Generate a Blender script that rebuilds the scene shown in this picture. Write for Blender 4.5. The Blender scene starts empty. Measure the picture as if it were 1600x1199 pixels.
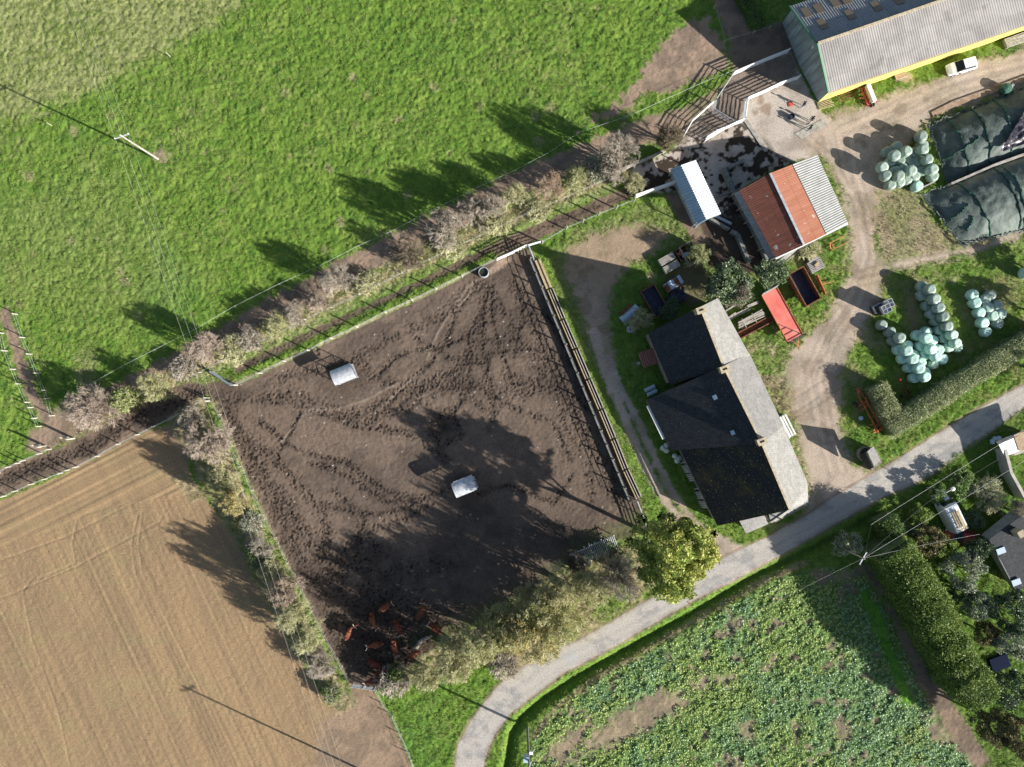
import bpy, math, random
import numpy as np
from mathutils import Vector, Matrix
R = math.radians
sc = bpy.context.scene
# ------------------------------------------------------------ camera, sky, sun, exposure
S, H = 0.09, 100.0                      # metres per photo pixel on the ground, flying height
cam = bpy.data.cameras.new('camera'); cam.sensor_width = 36; cam.lens = 25.0
cam.clip_start = 1; cam.clip_end = 6000
camo = bpy.data.objects.new('camera', cam); sc.collection.objects.link(camo)
camo.location = (0, 0, H); camo.rotation_euler = (0, 0, 0)
sc.camera = camo
SUN_EL = R(21.3); SX, SY = 0.905, -0.425
W = bpy.data.worlds.new('World'); sc.world = W; W.use_nodes = True
nt = W.node_tree; nt.nodes.clear()
sky = nt.nodes.new('ShaderNodeTexSky'); sky.sky_type = 'NISHITA'; sky.sun_disc = False
sky.sun_elevation = SUN_EL; sky.sun_rotation = math.atan2(SX, SY)
bg = nt.nodes.new('ShaderNodeBackground'); bg.inputs['Strength'].default_value = 0.06
wo = nt.nodes.new('ShaderNodeOutputWorld')
nt.links.new(sky.outputs[0], bg.inputs[0]); nt.links.new(bg.outputs[0], wo.inputs[0])
sl = bpy.data.lights.new('sun', 'SUN'); sl.energy = 5.0; sl.angle = R(0.5); sl.color = (1.0, 0.955, 0.89)
so = bpy.data.objects.new('sun', sl); sc.collection.objects.link(so)
so.rotation_euler = Vector((SX*math.cos(SUN_EL), SY*math.cos(SUN_EL), math.sin(SUN_EL))).to_track_quat('Z', 'Y').to_euler()
so.location = (60, -30, 60)
vs = sc.view_settings; vs.view_transform = 'Standard'; vs.look = 'None'; vs.gamma = 1; vs.exposure = 1.08
try: vs.use_curve_mapping = False
except Exception: pass
random.seed(7); RNG = np.random.default_rng(7)

def P(u, v, z=0.0):
    k = (1 - z/H)*S
    return Vector(((u-800)*k, (599.5-v)*k, z))

# ------------------------------------------------------------ materials
M = {}
def mat(name, col, rough=0.8, col2=None, scale=1.0, lo=0.4, hi=0.6, bump=0.0, bscale=8.0, metal=0.0, uv=False, spec=0.3, stretch=None, detail=4.0):
    m = bpy.data.materials.new(name); m.use_nodes = True; M[name] = m
    n = m.node_tree.nodes; L = m.node_tree.links; b = n['Principled BSDF']
    b.inputs['Roughness'].default_value = rough; b.inputs['Metallic'].default_value = metal
    b.inputs['Specular IOR Level'].default_value = spec
    b.inputs['Base Color'].default_value = (*col, 1)
    if col2 is not None or bump:
        tc = n.new('ShaderNodeTexCoord'); src = tc.outputs['UV' if uv else 'Object']
        if stretch:
            mp = n.new('ShaderNodeMapping'); mp.inputs['Scale'].default_value = stretch
            L.new(src, mp.inputs[0]); src = mp.outputs[0]
    if col2 is not None:
        t = n.new('ShaderNodeTexNoise'); t.inputs['Scale'].default_value = scale; t.inputs['Detail'].default_value = detail
        L.new(src, t.inputs['Vector'])
        r = n.new('ShaderNodeValToRGB'); r.color_ramp.elements[0].position = lo; r.color_ramp.elements[1].position = hi
        r.color_ramp.elements[0].color = (*col, 1); r.color_ramp.elements[1].color = (*col2, 1)
        L.new(t.outputs[0], r.inputs[0]); L.new(r.outputs[0], b.inputs['Base Color'])
    if bump:
        t2 = n.new('ShaderNodeTexNoise'); t2.inputs['Scale'].default_value = bscale; t2.inputs['Detail'].default_value = 5
        L.new(src, t2.inputs['Vector'])
        bm = n.new('ShaderNodeBump'); bm.inputs['Strength'].default_value = bump; bm.inputs['Distance'].default_value = 0.1
        L.new(t2.outputs[0], bm.inputs['Height']); L.new(bm.outputs[0], b.inputs['Normal'])
    return m
NSC = {'leaf_hedge':.45,'leaf_tallhedge':.4,'leaf_crop':.35,'leaf_crop_yellow':.4,'verge_grass':.3,'dry_grass':.4}
def leafmat(name, cols, rough=0.6, trans=0.25):
    m = bpy.data.materials.new(name); m.use_nodes = True; M[name] = m
    n = m.node_tree.nodes; L = m.node_tree.links; b = n['Principled BSDF']
    g = n.new('ShaderNodeNewGeometry'); r = n.new('ShaderNodeValToRGB')
    e = r.color_ramp.elements
    while len(e) < len(cols): e.new(0.5)
    for i, c in enumerate(cols):
        e[i].position = i/(len(cols)-1); e[i].color = (*c, 1)
    tc = n.new('ShaderNodeTexCoord'); nz = n.new('ShaderNodeTexNoise'); nz.inputs['Scale'].default_value = NSC.get(name, 1.1); nz.inputs['Detail'].default_value = 3; L.new(tc.outputs['Object'], nz.inputs['Vector'])
    m1 = n.new('ShaderNodeMath'); m1.operation = 'MULTIPLY_ADD'; m1.inputs[1].default_value = 1.5; m1.inputs[2].default_value = -.58; L.new(nz.outputs[0], m1.inputs[0])
    m2 = n.new('ShaderNodeMath'); m2.operation = 'MULTIPLY_ADD'; m2.inputs[1].default_value = .66; L.new(g.outputs['Random Per Island'], m2.inputs[0]); L.new(m1.outputs[0], m2.inputs[2])
    L.new(m2.outputs[0], r.inputs[0]); L.new(r.outputs[0], b.inputs['Base Color'])
    b.inputs['Roughness'].default_value = rough; b.inputs['Specular IOR Level'].default_value = 0.25
    if trans:
        tr = n.new('ShaderNodeBsdfTranslucent'); mx = n.new('ShaderNodeMixShader'); mx.inputs[0].default_value = trans
        L.new(r.outputs[0], tr.inputs[0]); L.new(b.outputs[0], mx.inputs[1]); L.new(tr.outputs[0], mx.inputs[2])
        L.new(mx.outputs[0], n['Material Output'].inputs[0])
    return m
mat('concrete', (0.42,0.39,0.34), 0.9, (0.28,0.26,0.23), 1.5, bump=.3)
mat('old_concrete', (0.25,0.25,0.24), 0.9, (0.16,0.17,0.14), 2.0, bump=.3)
mat('stone', (0.32,0.29,0.24), 0.9, (0.2,0.17,0.13), 3.0, bump=.8, bscale=5)
mat('render_wall', (0.5,0.47,0.4), 0.9, (0.4,0.37,0.31), 1.0, bump=.1)
mat('white_paint', (0.75,0.75,0.73), 0.5)
mat('galvanised', (0.62,0.64,0.66), 0.42, (0.45,0.47,0.49), 3.0, metal=.35)
mat('dark_metal', (0.05,0.05,0.055), 0.5)
mat('wood_post', (0.42,0.37,0.3), 0.9, (0.28,0.24,0.19), 6.0, bump=.3)
mat('pale_post', (0.46,0.43,0.37), 0.85, (0.34,0.31,0.26), 6.0)
mat('ochre_wood', (0.5,0.41,0.25), 0.85, (0.36,0.29,0.18), 4.0, bump=.2)
mat('rust', (0.24,0.1,0.045), 0.85, (0.12,0.05,0.03), 3.0, bump=.3)
mat('rust_bright', (0.6,0.2,0.08), 0.7, (0.35,0.12,0.06), 4.0)
mat('tyre', (0.03,0.03,0.03), 0.8)
mat('glass_dark', (0.02,0.025,0.03), 0.08, spec=0.6)
mat('red_paint', (0.62,0.1,0.07), 0.45, (0.5,0.12,0.09), 3.0)
mat('tape', (0.62,0.68,0.64), 0.6)
mat('cable', (0.38,0.38,0.35), 0.6); mat('cable_pale', (0.5,0.5,0.47), 0.6)
mat('cable_dark', (0.1,0.1,0.1), 0.6)
mat('black_void', (0.012,0.012,0.012), 0.9)
# ------------------------------------------------------------ mesh builder
def new_obj(name, me, material=None, parent=None):
    o = bpy.data.objects.new(name, me); sc.collection.objects.link(o)
    if material is not None and me is not None and not me.materials: me.materials.append(M[material] if isinstance(material, str) else material)
    if parent is not None: o.parent = parent
    return o
def tag(o, label=None, cat=None, group=None, kind=None):
    if label: o['label'] = label
    if cat: o['category'] = cat
    if group: o['group'] = group
    if kind: o['kind'] = kind
    return o
def thing(name, label, cat, loc=(0,0,0), rz=0.0, group=None):
    o = bpy.data.objects.new(name, None); sc.collection.objects.link(o)
    o.location = loc; o.rotation_euler = (0, 0, rz); o.empty_display_size = .3
    return tag(o, label, cat, group)
def copy_thing(root, loc, rz, label, group=None, scale=None):
    r = root.copy(); sc.collection.objects.link(r); r.location = loc; r.rotation_euler = (0,0,rz); r['label'] = label
    if group: r['group'] = group
    if scale: r.scale = scale
    for ch in [c for c in bpy.data.objects if c.parent == root]:
        c = ch.copy(); sc.collection.objects.link(c); c.parent = r
        for g in [q for q in bpy.data.objects if q.parent == ch]:
            d = g.copy(); sc.collection.objects.link(d); d.parent = c
    return r
class MB:
    def __init__(s, off=(0,0,0)): s.v=[]; s.f=[]; s.uv=[]; s.o=Vector(off)
    def q(s, pts, uvs=None):
        b=len(s.v); s.v += [tuple(Vector(p)-s.o) for p in pts]; s.f.append(tuple(range(b,b+len(pts))))
        s.uv += uvs if uvs else [(p[0],p[1]) for p in pts]
    def box(s, c, d, rz=0.0, M4=None, taper=1.0):
        hx,hy,hz=d[0]/2,d[1]/2,d[2]/2; m=Matrix.Rotation(rz,3,'Z') if M4 is None else M4; c=Vector(c)
        P8=[]
        for z in (-1,1):
            k = taper if z>0 else 1
            for x,y in ((-1,-1),(1,-1),(1,1),(-1,1)): P8.append(c+m@Vector((x*hx*k,y*hy*k,z*hz)))
        for f in ((0,3,2,1),(4,5,6,7),(0,1,5,4),(1,2,6,5),(2,3,7,6),(3,0,4,7)): s.q([P8[i] for i in f])
        return s
    def beam(s, a, b, w, h=None):
        a=Vector(a); b=Vector(b); h=h or w; d=(b-a); L=d.length
        if L<1e-6: return s
        x=d.normalized(); up=Vector((0,0,1)) if abs(x.z)<.98 else Vector((0,1,0))
        y=up.cross(x).normalized(); z=x.cross(y)
        m=Matrix((x,y,z)).transposed()
        return s.box((a+b)/2,(L,w,h),M4=m)
    def tube(s, a, b, r0, r1=None, n=8, caps=True):
        a=Vector(a); b=Vector(b); r1=r0 if r1 is None else r1; x=(b-a).normalized()
        up=Vector((0,0,1)) if abs(x.z)<.95 else Vector((1,0,0)); y=up.cross(x).normalized(); z=x.cross(y)
        A=[];B=[]
        for i in range(n):
            t=2*math.pi*i/n; d=y*math.cos(t)+z*math.sin(t); A.append(a+d*r0); B.append(b+d*r1)
        for i in range(n):
            j=(i+1)%n; s.q([A[i],A[j],B[j],B[i]])
        if caps: s.q(A[::-1]); s.q(B)
        return s
    def lathe(s, prof, c=(0,0,0), n=20, M4=None, jit=0.0):
        c=Vector(c); rings=[]
        for r,z in prof:
            rings.append([c+((M4 or Matrix.Identity(3))@Vector((r*math.cos(2*math.pi*i/n)*(1+jit*random.uniform(-1,1)),r*math.sin(2*math.pi*i/n),z))) for i in range(n)])
        for a,b in zip(rings,rings[1:]):
            for i in range(n):
                j=(i+1)%n; s.q([a[i],a[j],b[j],b[i]])
        s.q(rings[0][::-1]); s.q(rings[-1]); return s
    def prism(s, pts, z0, z1):
        lo=[Vector((p[0],p[1],z0)) for p in pts]; hi=[Vector((p[0],p[1],z1)) for p in pts]; n=len(pts)
        ar=sum(pts[i][0]*pts[(i+1)%n][1]-pts[(i+1)%n][0]*pts[i][1] for i in range(n))
        if ar<0: lo=lo[::-1]; hi=hi[::-1]
        s.q(lo[::-1]); s.q(hi)
        for i in range(n):
            j=(i+1)%n; s.q([lo[i],lo[j],hi[j],hi[i]])
        return s
    def slab(s, a, b, c, d, t=.12):
        """roof slab: a-b ridge (left,right), c-d eave (right,left); uv in metres"""
        a,b,c,d=[Vector(p) for p in (a,b,c,d)]; n=(b-a).cross(d-a).normalized()
        if n.z<0: n=-n
        L=(b-a).length; Wd=(d-a).length; k=n*t
        top=[a,b,c,d]; bot=[p-k for p in top]; uv=[(0,0),(L,0),(L,Wd),(0,Wd)]
        def o(pts,uvs=None): s.q(pts,uvs)
        if ((b-a).cross(d-a)).z>0: o(top,uv); o(bot[::-1],uv[::-1])
        else: o(top[::-1],uv[::-1]); o(bot,uv)
        for i in range(4):
            j=(i+1)%4; o([top[i],bot[i],bot[j],top[j]])
        return s
    def corr(s, a, b, c, d, pitch=.3, amp=.045, t=.05):
        a,b,c,d=[Vector(p) for p in (a,b,c,d)]; n=(b-a).cross(d-a).normalized()
        if n.z<0: n=-n
        L=(b-a).length; N=max(8,int(L/pitch*6)); Wd=(d-a).length; prev=None
        for i in range(N+1):
            f=i/N; h=math.sin(f*L/pitch*2*math.pi)*amp
            p=a.lerp(b,f)+n*h; q=d.lerp(c,f)+n*h; cur=(p,q,p-n*t,q-n*t,f*L)
            if prev:
                s.q([prev[0],cur[0],cur[1],prev[1]],[(prev[4],0),(cur[4],0),(cur[4],Wd),(prev[4],Wd)])
                s.q([prev[2],prev[3],cur[3],cur[2]]); s.q([prev[1],cur[1],cur[3],prev[3]])
            prev=cur
        return s
    def build(s, name, material, parent=None, smooth=False, label=None, weld=False):
        me=bpy.data.meshes.new(name); me.from_pydata(s.v,[],s.f)
        uvl=me.uv_layers.new(name='UVMap'); uvl.data.foreach_set('uv',[c for p in s.uv for c in p])
        if weld or smooth:
            import bmesh
            bm=bmesh.new(); bm.from_mesh(me); bmesh.ops.remove_doubles(bm,verts=bm.verts,dist=.0005)
            bmesh.ops.recalc_face_normals(bm,faces=bm.faces)
            bm.to_mesh(me); bm.free()
        if smooth: me.polygons.foreach_set('use_smooth',[True]*len(me.polygons))
        me.update(); o=new_obj(name,me,material,parent)
        if label: o['label']=label
        return o
def npmesh(name, V, F, material, parent=None, smooth=False):
    me=bpy.data.meshes.new(name); V=np.asarray(V,np.float32); F=np.asarray(F,np.int32); k=F.shape[1]
    me.vertices.add(len(V)); me.vertices.foreach_set('co',V.ravel())
    me.loops.add(F.size); me.loops.foreach_set('vertex_index',F.ravel())
    me.polygons.add(len(F)); me.polygons.foreach_set('loop_start',np.arange(0,F.size,k,dtype=np.int32))
    me.polygons.foreach_set('loop_total',np.full(len(F),k,np.int32))
    if smooth: me.polygons.foreach_set('use_smooth',np.ones(len(F),bool))
    me.update(); me.validate(); 
    return new_obj(name,me,material,parent)
# ------------------------------------------------------------ ground, one height/colour grid cut into named pieces
ST = 0.15; X0, X1, Y0, Y1 = -80.1, 80.1, -61.95, 61.95
xs = np.arange(X0, X1+1e-6, ST); ys = np.arange(Y0, Y1+1e-6, ST)
NX, NY = len(xs), len(ys)
GX, GY = np.meshgrid(xs, ys); U = GX/S+800; V = 599.5-GY/S
def vn(x, y, seed):
    r = np.random.default_rng(seed); T = r.random((256,256)).astype(np.float32)
    xi = np.floor(x).astype(np.int32); yi = np.floor(y).astype(np.int32)
    fx = x-xi; fy = y-yi; fx = fx*fx*(3-2*fx); fy = fy*fy*(3-2*fy)
    a=T[yi&255,xi&255]; b=T[yi&255,(xi+1)&255]; c=T[(yi+1)&255,xi&255]; d=T[(yi+1)&255,(xi+1)&255]
    return (a*(1-fx)+b*fx)*(1-fy)+(c*(1-fx)+d*fx)*fy
def fbm(sc_, seed, octv=3, x=None, y=None, g=.5):
    x = GX if x is None else x; y = GY if y is None else y
    s=0; a=1; t=0; k=1/sc_
    for i in range(octv):
        s = s + a*vn(x*k+17.3*i+50, y*k+9.1*i+50, seed*10+i); t+=a; a*=g; k*=2.03
    return s/t
def sstep(e0, e1, x):
    t=np.clip((x-e0)/(e1-e0),0,1); return t*t*(3-2*t)
def sd(pts):
    """signed distance (px, negative inside) to polygon"""
    p=np.array(pts,float); n=len(p); d=np.full(U.shape,1e9); ins=np.zeros(U.shape,bool)
    for i in range(n):
        a=p[i]; b=p[(i+1)%n]; e=b-a; L=(e@e)+1e-9
        t=np.clip(((U-a[0])*e[0]+(V-a[1])*e[1])/L,0,1)
        d=np.minimum(d,(U-a[0]-t*e[0])**2+(V-a[1]-t*e[1])**2)
        if a[1]!=b[1]:
            c=((a[1]>V)!=(b[1]>V))&(U<(b[0]-a[0])*(V-a[1])/(b[1]-a[1])+a[0]); ins^=c
    d=np.sqrt(d); return np.where(ins,-d,d)
def pl(pts):
    """distance (px) to polyline"""
    p=np.array(pts,float); d=np.full(U.shape,1e9)
    for a,b in zip(p,p[1:]):
        e=b-a; L=(e@e)+1e-9; t=np.clip(((U-a[0])*e[0]+(V-a[1])*e[1])/L,0,1)
        d=np.minimum(d,(U-a[0]-t*e[0])**2+(V-a[1]-t*e[1])**2)
    return np.sqrt(d)
def C(*c): return np.array(c,np.float32)
def mixc(a,b,t): return a*(1-t[...,None])+b*t[...,None]
n1=fbm(.45,1,3); n2=fbm(1.6,2,3); n3=fbm(7,3,3); n4=fbm(22,4,3); nf=fbm(.3,5,2); ne=fbm(.9,6,3)*2-1; nb=fbm(3.5,7,3)
gcol=C(.115,.195,.03)*np.ones(U.shape+(1,),np.float32)
gcol=mixc(gcol,C(.07,.15,.022),sstep(.45,.75,n1)); gcol=mixc(gcol,C(.17,.25,.045),sstep(.5,.8,n2)*.8)
gcol=mixc(gcol,C(.24,.225,.10),sstep(.54,.76,nf*.45+n3*.35+nb*.2)*.5); gcol=mixc(gcol,C(.06,.15,.03),sstep(.55,.75,fbm(12,9,3)*.6+n2*.4)*.4)
gcol=gcol*1.08
_r=np.random.default_rng(77)
for k in range(260):
    cu,cv,rr=_r.uniform(-40,1150),_r.uniform(-30,620),_r.uniform(4,11)
    i0,i1=int(((cu-40-800)*S-X0)/ST),int(((cu+40-800)*S-X0)/ST); j0,j1=int(((599.5-cv-40)*S-Y0)/ST),int(((599.5-cv+40)*S-Y0)/ST)
    i0,j0=max(i0,0),max(j0,0)
    if i1<=i0 or j1<=j0: continue
    sl_=(slice(j0,j1),slice(i0,i1)); dd_=np.hypot(U[sl_]-cu,V[sl_]-cv)+ne[sl_]*5; a=(1-sstep(rr*.5,rr,dd_))*_r.uniform(.3,.8); gcol[sl_]=mixc(gcol[sl_],C(.05,.125,.022) if k%3 else C(.26,.24,.12),a)
strawg=mixc(C(.27,.28,.12)*np.ones(U.shape+(1,)),C(.15,.19,.055),sstep(.4,.7,n1*.5+n3*.5))
litter=mixc(C(.38,.31,.19)*np.ones(U.shape+(1,)),C(.2,.19,.08),sstep(.4,.65,n1*.6+n2*.4))
mud=mixc(C(.178,.132,.1)*np.ones(U.shape+(1,)),C(.11,.083,.066),sstep(.35,.7,n3*.6+n2*.4))
soil=mixc(C(.29,.21,.15)*np.ones(U.shape+(1,)),C(.2,.15,.11),sstep(.4,.65,n2))
ca,sa=math.cos(R(65)),math.sin(R(65))
ru=(GX*ca-GY*sa); rv=(GX*sa+GY*ca)
till=mixc(C(.325,.225,.125)*np.ones(U.shape+(1,)),C(.265,.185,.108),sstep(.35,.7,n3*.4+fbm(.6,11,3,x=rv*1.0+200,y=ru*.03+200)*.6))
till=mixc(till,C(.25,.25,.11),sstep(.6,.8,fbm(2.2,12,3,x=GX*.35,y=GY*1.1))*.16)
grav=mixc(C(.45,.365,.29)*np.ones(U.shape+(1,)),C(.30,.25,.195),sstep(.35,.75,n2*.5+nb*.5)); grav=mixc(grav,C(.46,.39,.31),sstep(.5,.9,nf)*.6); grav=mixc(grav,C(.22,.17,.12),sstep(.58,.72,fbm(2.6,62,4))*.55)
conc=mixc(C(.47,.41,.35)*np.ones(U.shape+(1,)),C(.33,.28,.23),sstep(.4,.7,n3*.4+n2*.6))
asph=mixc(C(.45,.415,.37)*np.ones(U.shape+(1,)),C(.33,.315,.295),sstep(.5,.66,fbm(1.6,61,4,x=GX*.8+GY*.3,y=GY*1.1)*.75+n1*.25))
cropg=mixc(C(.12,.2,.06)*np.ones(U.shape+(1,)),C(.2,.17,.11),sstep(.62,.75,n2))
EDGE=ne*.75+(nf*2-1)*.55+(fbm(.32,8,2)*2-1)*.35
col=gcol.copy(); reg=np.zeros(U.shape,np.int8)
wg=np.ones(U.shape); wm=np.zeros(U.shape); wt=np.zeros(U.shape); ws=np.zeros(U.shape); wc=np.zeros(U.shape)
Wt={'g':wg,'m':wm,'t':wt,'s':ws,'c':wc}
def paint(d, c, kind, f=3.0, j=4.0, amt=1.0, r=None, e=None):
    e = EDGE if e is None else e
    a=(1-sstep(-f/2,f/2,d+(ne if e is None else e)*j))*amt
    global col
    col=mixc(col,c,a)
    for k in Wt: Wt[k]=Wt[k]*(1-a)+(a if k==kind else 0)
    if r is not None: reg[(d+(ne if e is None else e)*j)<0]=r
    return a
REG=['meadow','grass_verge','cattle_lane','mud_paddock','tilled_field','crop_field','farm_track','concrete_yard','road','headland_strip']
# straw-coloured top-left meadow corner
paint(sd([(-60,215),(60,175),(135,145),(250,85),(330,40),(420,-20),(300,-70),(-60,-70)]),strawg,'g',f=30,j=25,amt=.85)
paint(sd([(-60,350),(150,250),(300,420),(200,520),(-60,430)]),strawg,'g',f=80,j=40,amt=.3)
paint(sd([(100,170),(250,110),(230,130),(120,190)]),gcol,'g',f=40,j=20,amt=.3)
# everything south/east of the hedge is not meadow
HED=[(-100,800),(0,735),(110,688),(330,570),(400,540),(480,500),(560,462),(640,425),(700,395),(800,345),(900,300),(990,262),(1060,225),(1100,195),(1145,112),(1230,78),(1300,-80),(1800,-80),(1800,1400),(-100,1400)]
reg[sd(HED)<0]=1
# bare soil path between meadow and hedge, and hedge litter
paint(pl([(60,690),(140,645),(240,590),(300,560),(380,512),(440,478),(520,435),(600,395),(700,345),(800,292),(900,250),(960,225),(1010,205),(1060,190)]),soil,'m',f=10,j=9,r=9) if False else None
paint(pl([(60,690),(140,645),(240,590),(300,560),(380,512),(440,478),(520,435),(600,395),(700,345),(800,292),(900,250),(960,225),(1010,205),(1060,190)])-20,soil,'m',f=10,j=9)
paint(pl([(100,680),(200,632),(290,590),(360,550),(450,508),(540,462),(620,425),(700,390),(800,340),(900,297),(980,262)])-17,litter,'g',f=14,j=10,amt=.9)
paint(pl([(120,690),(215,640),(300,597),(380,560),(470,515),(560,470),(640,435),(720,400),(800,362),(900,315),(960,290)])-7,strawg*.9+C(.0,.04,0),'g',f=9,j=5,amt=.8)
# left lane going up
paint(pl([(8,490),(30,560),(48,610),(70,650),(95,675)])-9,soil,'m',f=8,j=6)
paint(pl([(0,400),(20,440),(40,500),(60,565)])-1.5,strawg,'g',f=3,j=2,amt=.5)
paint(sd([(70,645),(120,615),(190,605),(210,625),(110,690),(60,690)]),soil,'m',f=12,j=8,amt=.8)
paint(sd([(120,560),(135,540),(150,555),(150,600),(120,600)]),strawg,'g',f=20,j=15,amt=.7)
# worn ground near the barn, shaded yard behind it
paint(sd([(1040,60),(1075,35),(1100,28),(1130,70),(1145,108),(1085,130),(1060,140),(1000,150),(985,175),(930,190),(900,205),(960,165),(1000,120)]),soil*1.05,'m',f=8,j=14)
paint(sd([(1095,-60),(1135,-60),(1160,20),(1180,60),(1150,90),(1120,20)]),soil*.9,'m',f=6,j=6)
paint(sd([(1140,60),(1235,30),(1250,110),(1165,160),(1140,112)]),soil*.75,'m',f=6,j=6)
paint(sd([(1045,185),(1090,150),(1145,118),(1120,160),(1085,200),(1060,225),(1040,230)]),soil,'m',f=8,j=10,amt=.85)
paint(pl([(1060,160),(1110,132),(1140,115)])-9,gcol*1.05,'g',f=8,j=6)
# track between the fences and the dark lane on the left
paint(sd([(365,572),(400,556),(520,500),(640,445),(760,385),(800,366),(985,290),(1000,300),(960,322),(845,372),(790,400),(700,430),(560,493),(400,572),(368,588)]),soil*.72,'m',f=5,j=4,r=2)
paint(sd([(400,562),(520,505),(640,450),(770,390),(770,398),(640,458),(520,514),(400,570)]),gcol,'m',f=8,j=10,amt=.3)
paint(sd([(-60,755),(0,732),(60,712),(110,692),(200,640),(290,598),(325,602),(322,622),(250,662),(200,690),(120,730),(60,752),(-60,800)]),soil*.78,'m',f=5,j=4,r=2)
paint(sd([(200,640),(290,598),(335,602),(325,622),(250,662),(215,675)]),mud*.8,'m',f=10,j=5)
# muddy paddock
PAD=[(322,600),(340,596),(362,604),(400,590),(441,570),(515,535),(600,494),(680,457),(735,428),(775,402),(826,388),(850,440),(880,508),(920,600),(960,690),(1000,780),(1012,830),(990,838),(950,848),(890,880),(845,915),(790,945),(735,978),(690,1005),(640,1040),(600,1058),(585,1075),(545,1070),(520,1030),(485,955),(440,860),(400,775),(365,695),(335,628)]
dpad=sd(PAD)
paint(dpad-6,strawg,'g',f=8,j=3,amt=.5)
paint(dpad,mud,'m',f=3,j=2,r=3)
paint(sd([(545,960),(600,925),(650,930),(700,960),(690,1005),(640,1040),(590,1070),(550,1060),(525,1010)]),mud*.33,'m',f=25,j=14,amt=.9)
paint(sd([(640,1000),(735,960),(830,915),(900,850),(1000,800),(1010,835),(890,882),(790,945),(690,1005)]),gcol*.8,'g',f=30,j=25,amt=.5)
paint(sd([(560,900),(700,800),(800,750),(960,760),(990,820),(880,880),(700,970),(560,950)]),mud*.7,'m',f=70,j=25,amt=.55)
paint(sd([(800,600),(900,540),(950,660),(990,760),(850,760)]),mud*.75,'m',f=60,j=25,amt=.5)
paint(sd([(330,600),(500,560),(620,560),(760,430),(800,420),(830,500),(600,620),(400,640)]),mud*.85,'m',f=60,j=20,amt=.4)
for cu,cv,cr in ((750,425,26),(534,590,34),(725,765,28),(690,665,26),(850,480,16),(890,560,14),(350,620,30),(800,410,24)):
    paint(np.hypot(U-cu,V-cv)-cr,mud*.55,'m',f=20,j=10,amt=.7)
paint(sd([(758,425),(790,398),(800,408),(775,425),(760,432)]),C(.36,.27,.2)*np.ones_like(mud),'m',f=5,j=3,amt=.8)
dbe=pl([(362,600),(441,566),(515,531),(600,490),(680,453),(730,426)])
paint(dbe-2.5,C(.4,.34,.22)*np.ones_like(mud),'g',f=3,j=2,amt=.6)
paint(pl([(368,590),(441,558),(515,523),(600,482),(680,445),(770,400)])-5,gcol*1.0,'g',f=5,j=3)
# tilled field
TIL=[(-60,808),(0,782),(70,755),(140,722),(215,680),(260,665),(290,700),(300,745),(330,790),(380,860),(410,930),(440,985),(480,1050),(508,1090),(535,1110),(560,1100),(545,1068),(583,1078),(605,1110),(628,1160),(645,1199),(660,1260),(-60,1260)]
paint(sd(TIL),till,'t',f=4,j=4,r=4)
paint(sd([(545,1068),(583,1078),(605,1110),(635,1160),(650,1260),(480,1260),(500,1130),(530,1105)]),soil*1.05,'m',f=25,j=12,amt=.75)
paint(sd([(540,1080),(560,1100),(530,1120),(505,1090),(525,1075)]),litter,'g',f=8,j=4,amt=.6)
paint(sd([(255,668),(290,650),(310,690),(290,740),(280,700)]),soil,'m',f=12,j=8,amt=.7)
# hedge strip west of the paddock
paint(sd([(262,650),(318,618),(336,628),(365,695),(400,775),(440,860),(485,955),(520,1030),(545,1070),(510,1090),(480,1050),(440,985),(410,930),(380,860),(335,790),(305,745),(292,700)]),litter,'g',f=8,j=6,r=1,amt=.85)
paint(pl([(322,622),(355,690),(388,765),(425,850),(470,935),(510,1015),(540,1066)])-4,gcol*1.15,'g',f=7,j=6,amt=.85)
paint(sd([(265,745),(290,735),(330,775),(300,785)]),litter,'g',f=10,j=8,amt=.6)
# copse floor between paddock and road
paint(sd([(600,1062),(690,1010),(790,950),(890,888),(990,845),(1030,900),(1010,930),(940,975),(870,1010),(810,1040),(750,1040),(680,1060),(620,1080)]),litter*.95,'g',f=14,j=12,amt=.85,r=1)
paint(sd([(585,1080),(620,1082),(680,1062),(750,1042),(800,1042),(740,1110),(705,1210),(650,1210),(610,1120)]),gcol*1.05,'g',f=6,j=5,r=1)
paint(sd([(925,965),(945,925),(975,905),(985,935),(945,972)]),gcol*1.1,'g',f=8,j=6,amt=.8)
# crop field, headland
CROP=[(822,1260),(830,1160),(850,1120),(900,1080),(1010,1020),(1100,970),(1215,905),(1290,885),(1345,890),(1370,930),(1405,1000),(1440,1080),(1480,1140),(1530,1199),(1560,1260)]
dcrop=sd(CROP)
paint(dcrop,cropg,'c',f=5,j=4,r=5)
for q in ([(850,1185),(880,1150),(920,1120),(930,1130),(880,1199)],[(940,1130),(1010,1085),(1070,1078),(1070,1105),(1010,1140),(930,1180),(910,1170)],[(1080,1070),(1095,1050),(1115,1065),(1095,1080)]):
    paint(sd(q),soil*1.15,'m',f=22,j=16,amt=.85)
for q in ([(1120,1050),(1150,1055),(1140,1075),(1115,1070)],[(1150,1130),(1175,1125),(1180,1160),(1150,1155)],[(1440,1115),(1490,1145),(1500,1165),(1455,1160)],[(1270,900),(1350,885),(1355,905),(1280,915)],[(1300,1130),(1330,1120),(1330,1160),(1310,1170)]):
    paint(sd(q),soil*1.2,'m',f=14,j=12,amt=.6)
paint(sd([(1345,880),(1390,880),(1425,980),(1465,1060),(1510,1130),(1560,1199),(1520,1199),(1470,1130),(1430,1060),(1395,970),(1360,905)]),soil*.85,'m',f=12,j=8,r=9)
paint(pl([(1352,930),(1375,985),(1400,1050),(1420,1095)])-9,gcol*C(.9,1.25,.8),'g',f=8,j=6,amt=.9)
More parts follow.
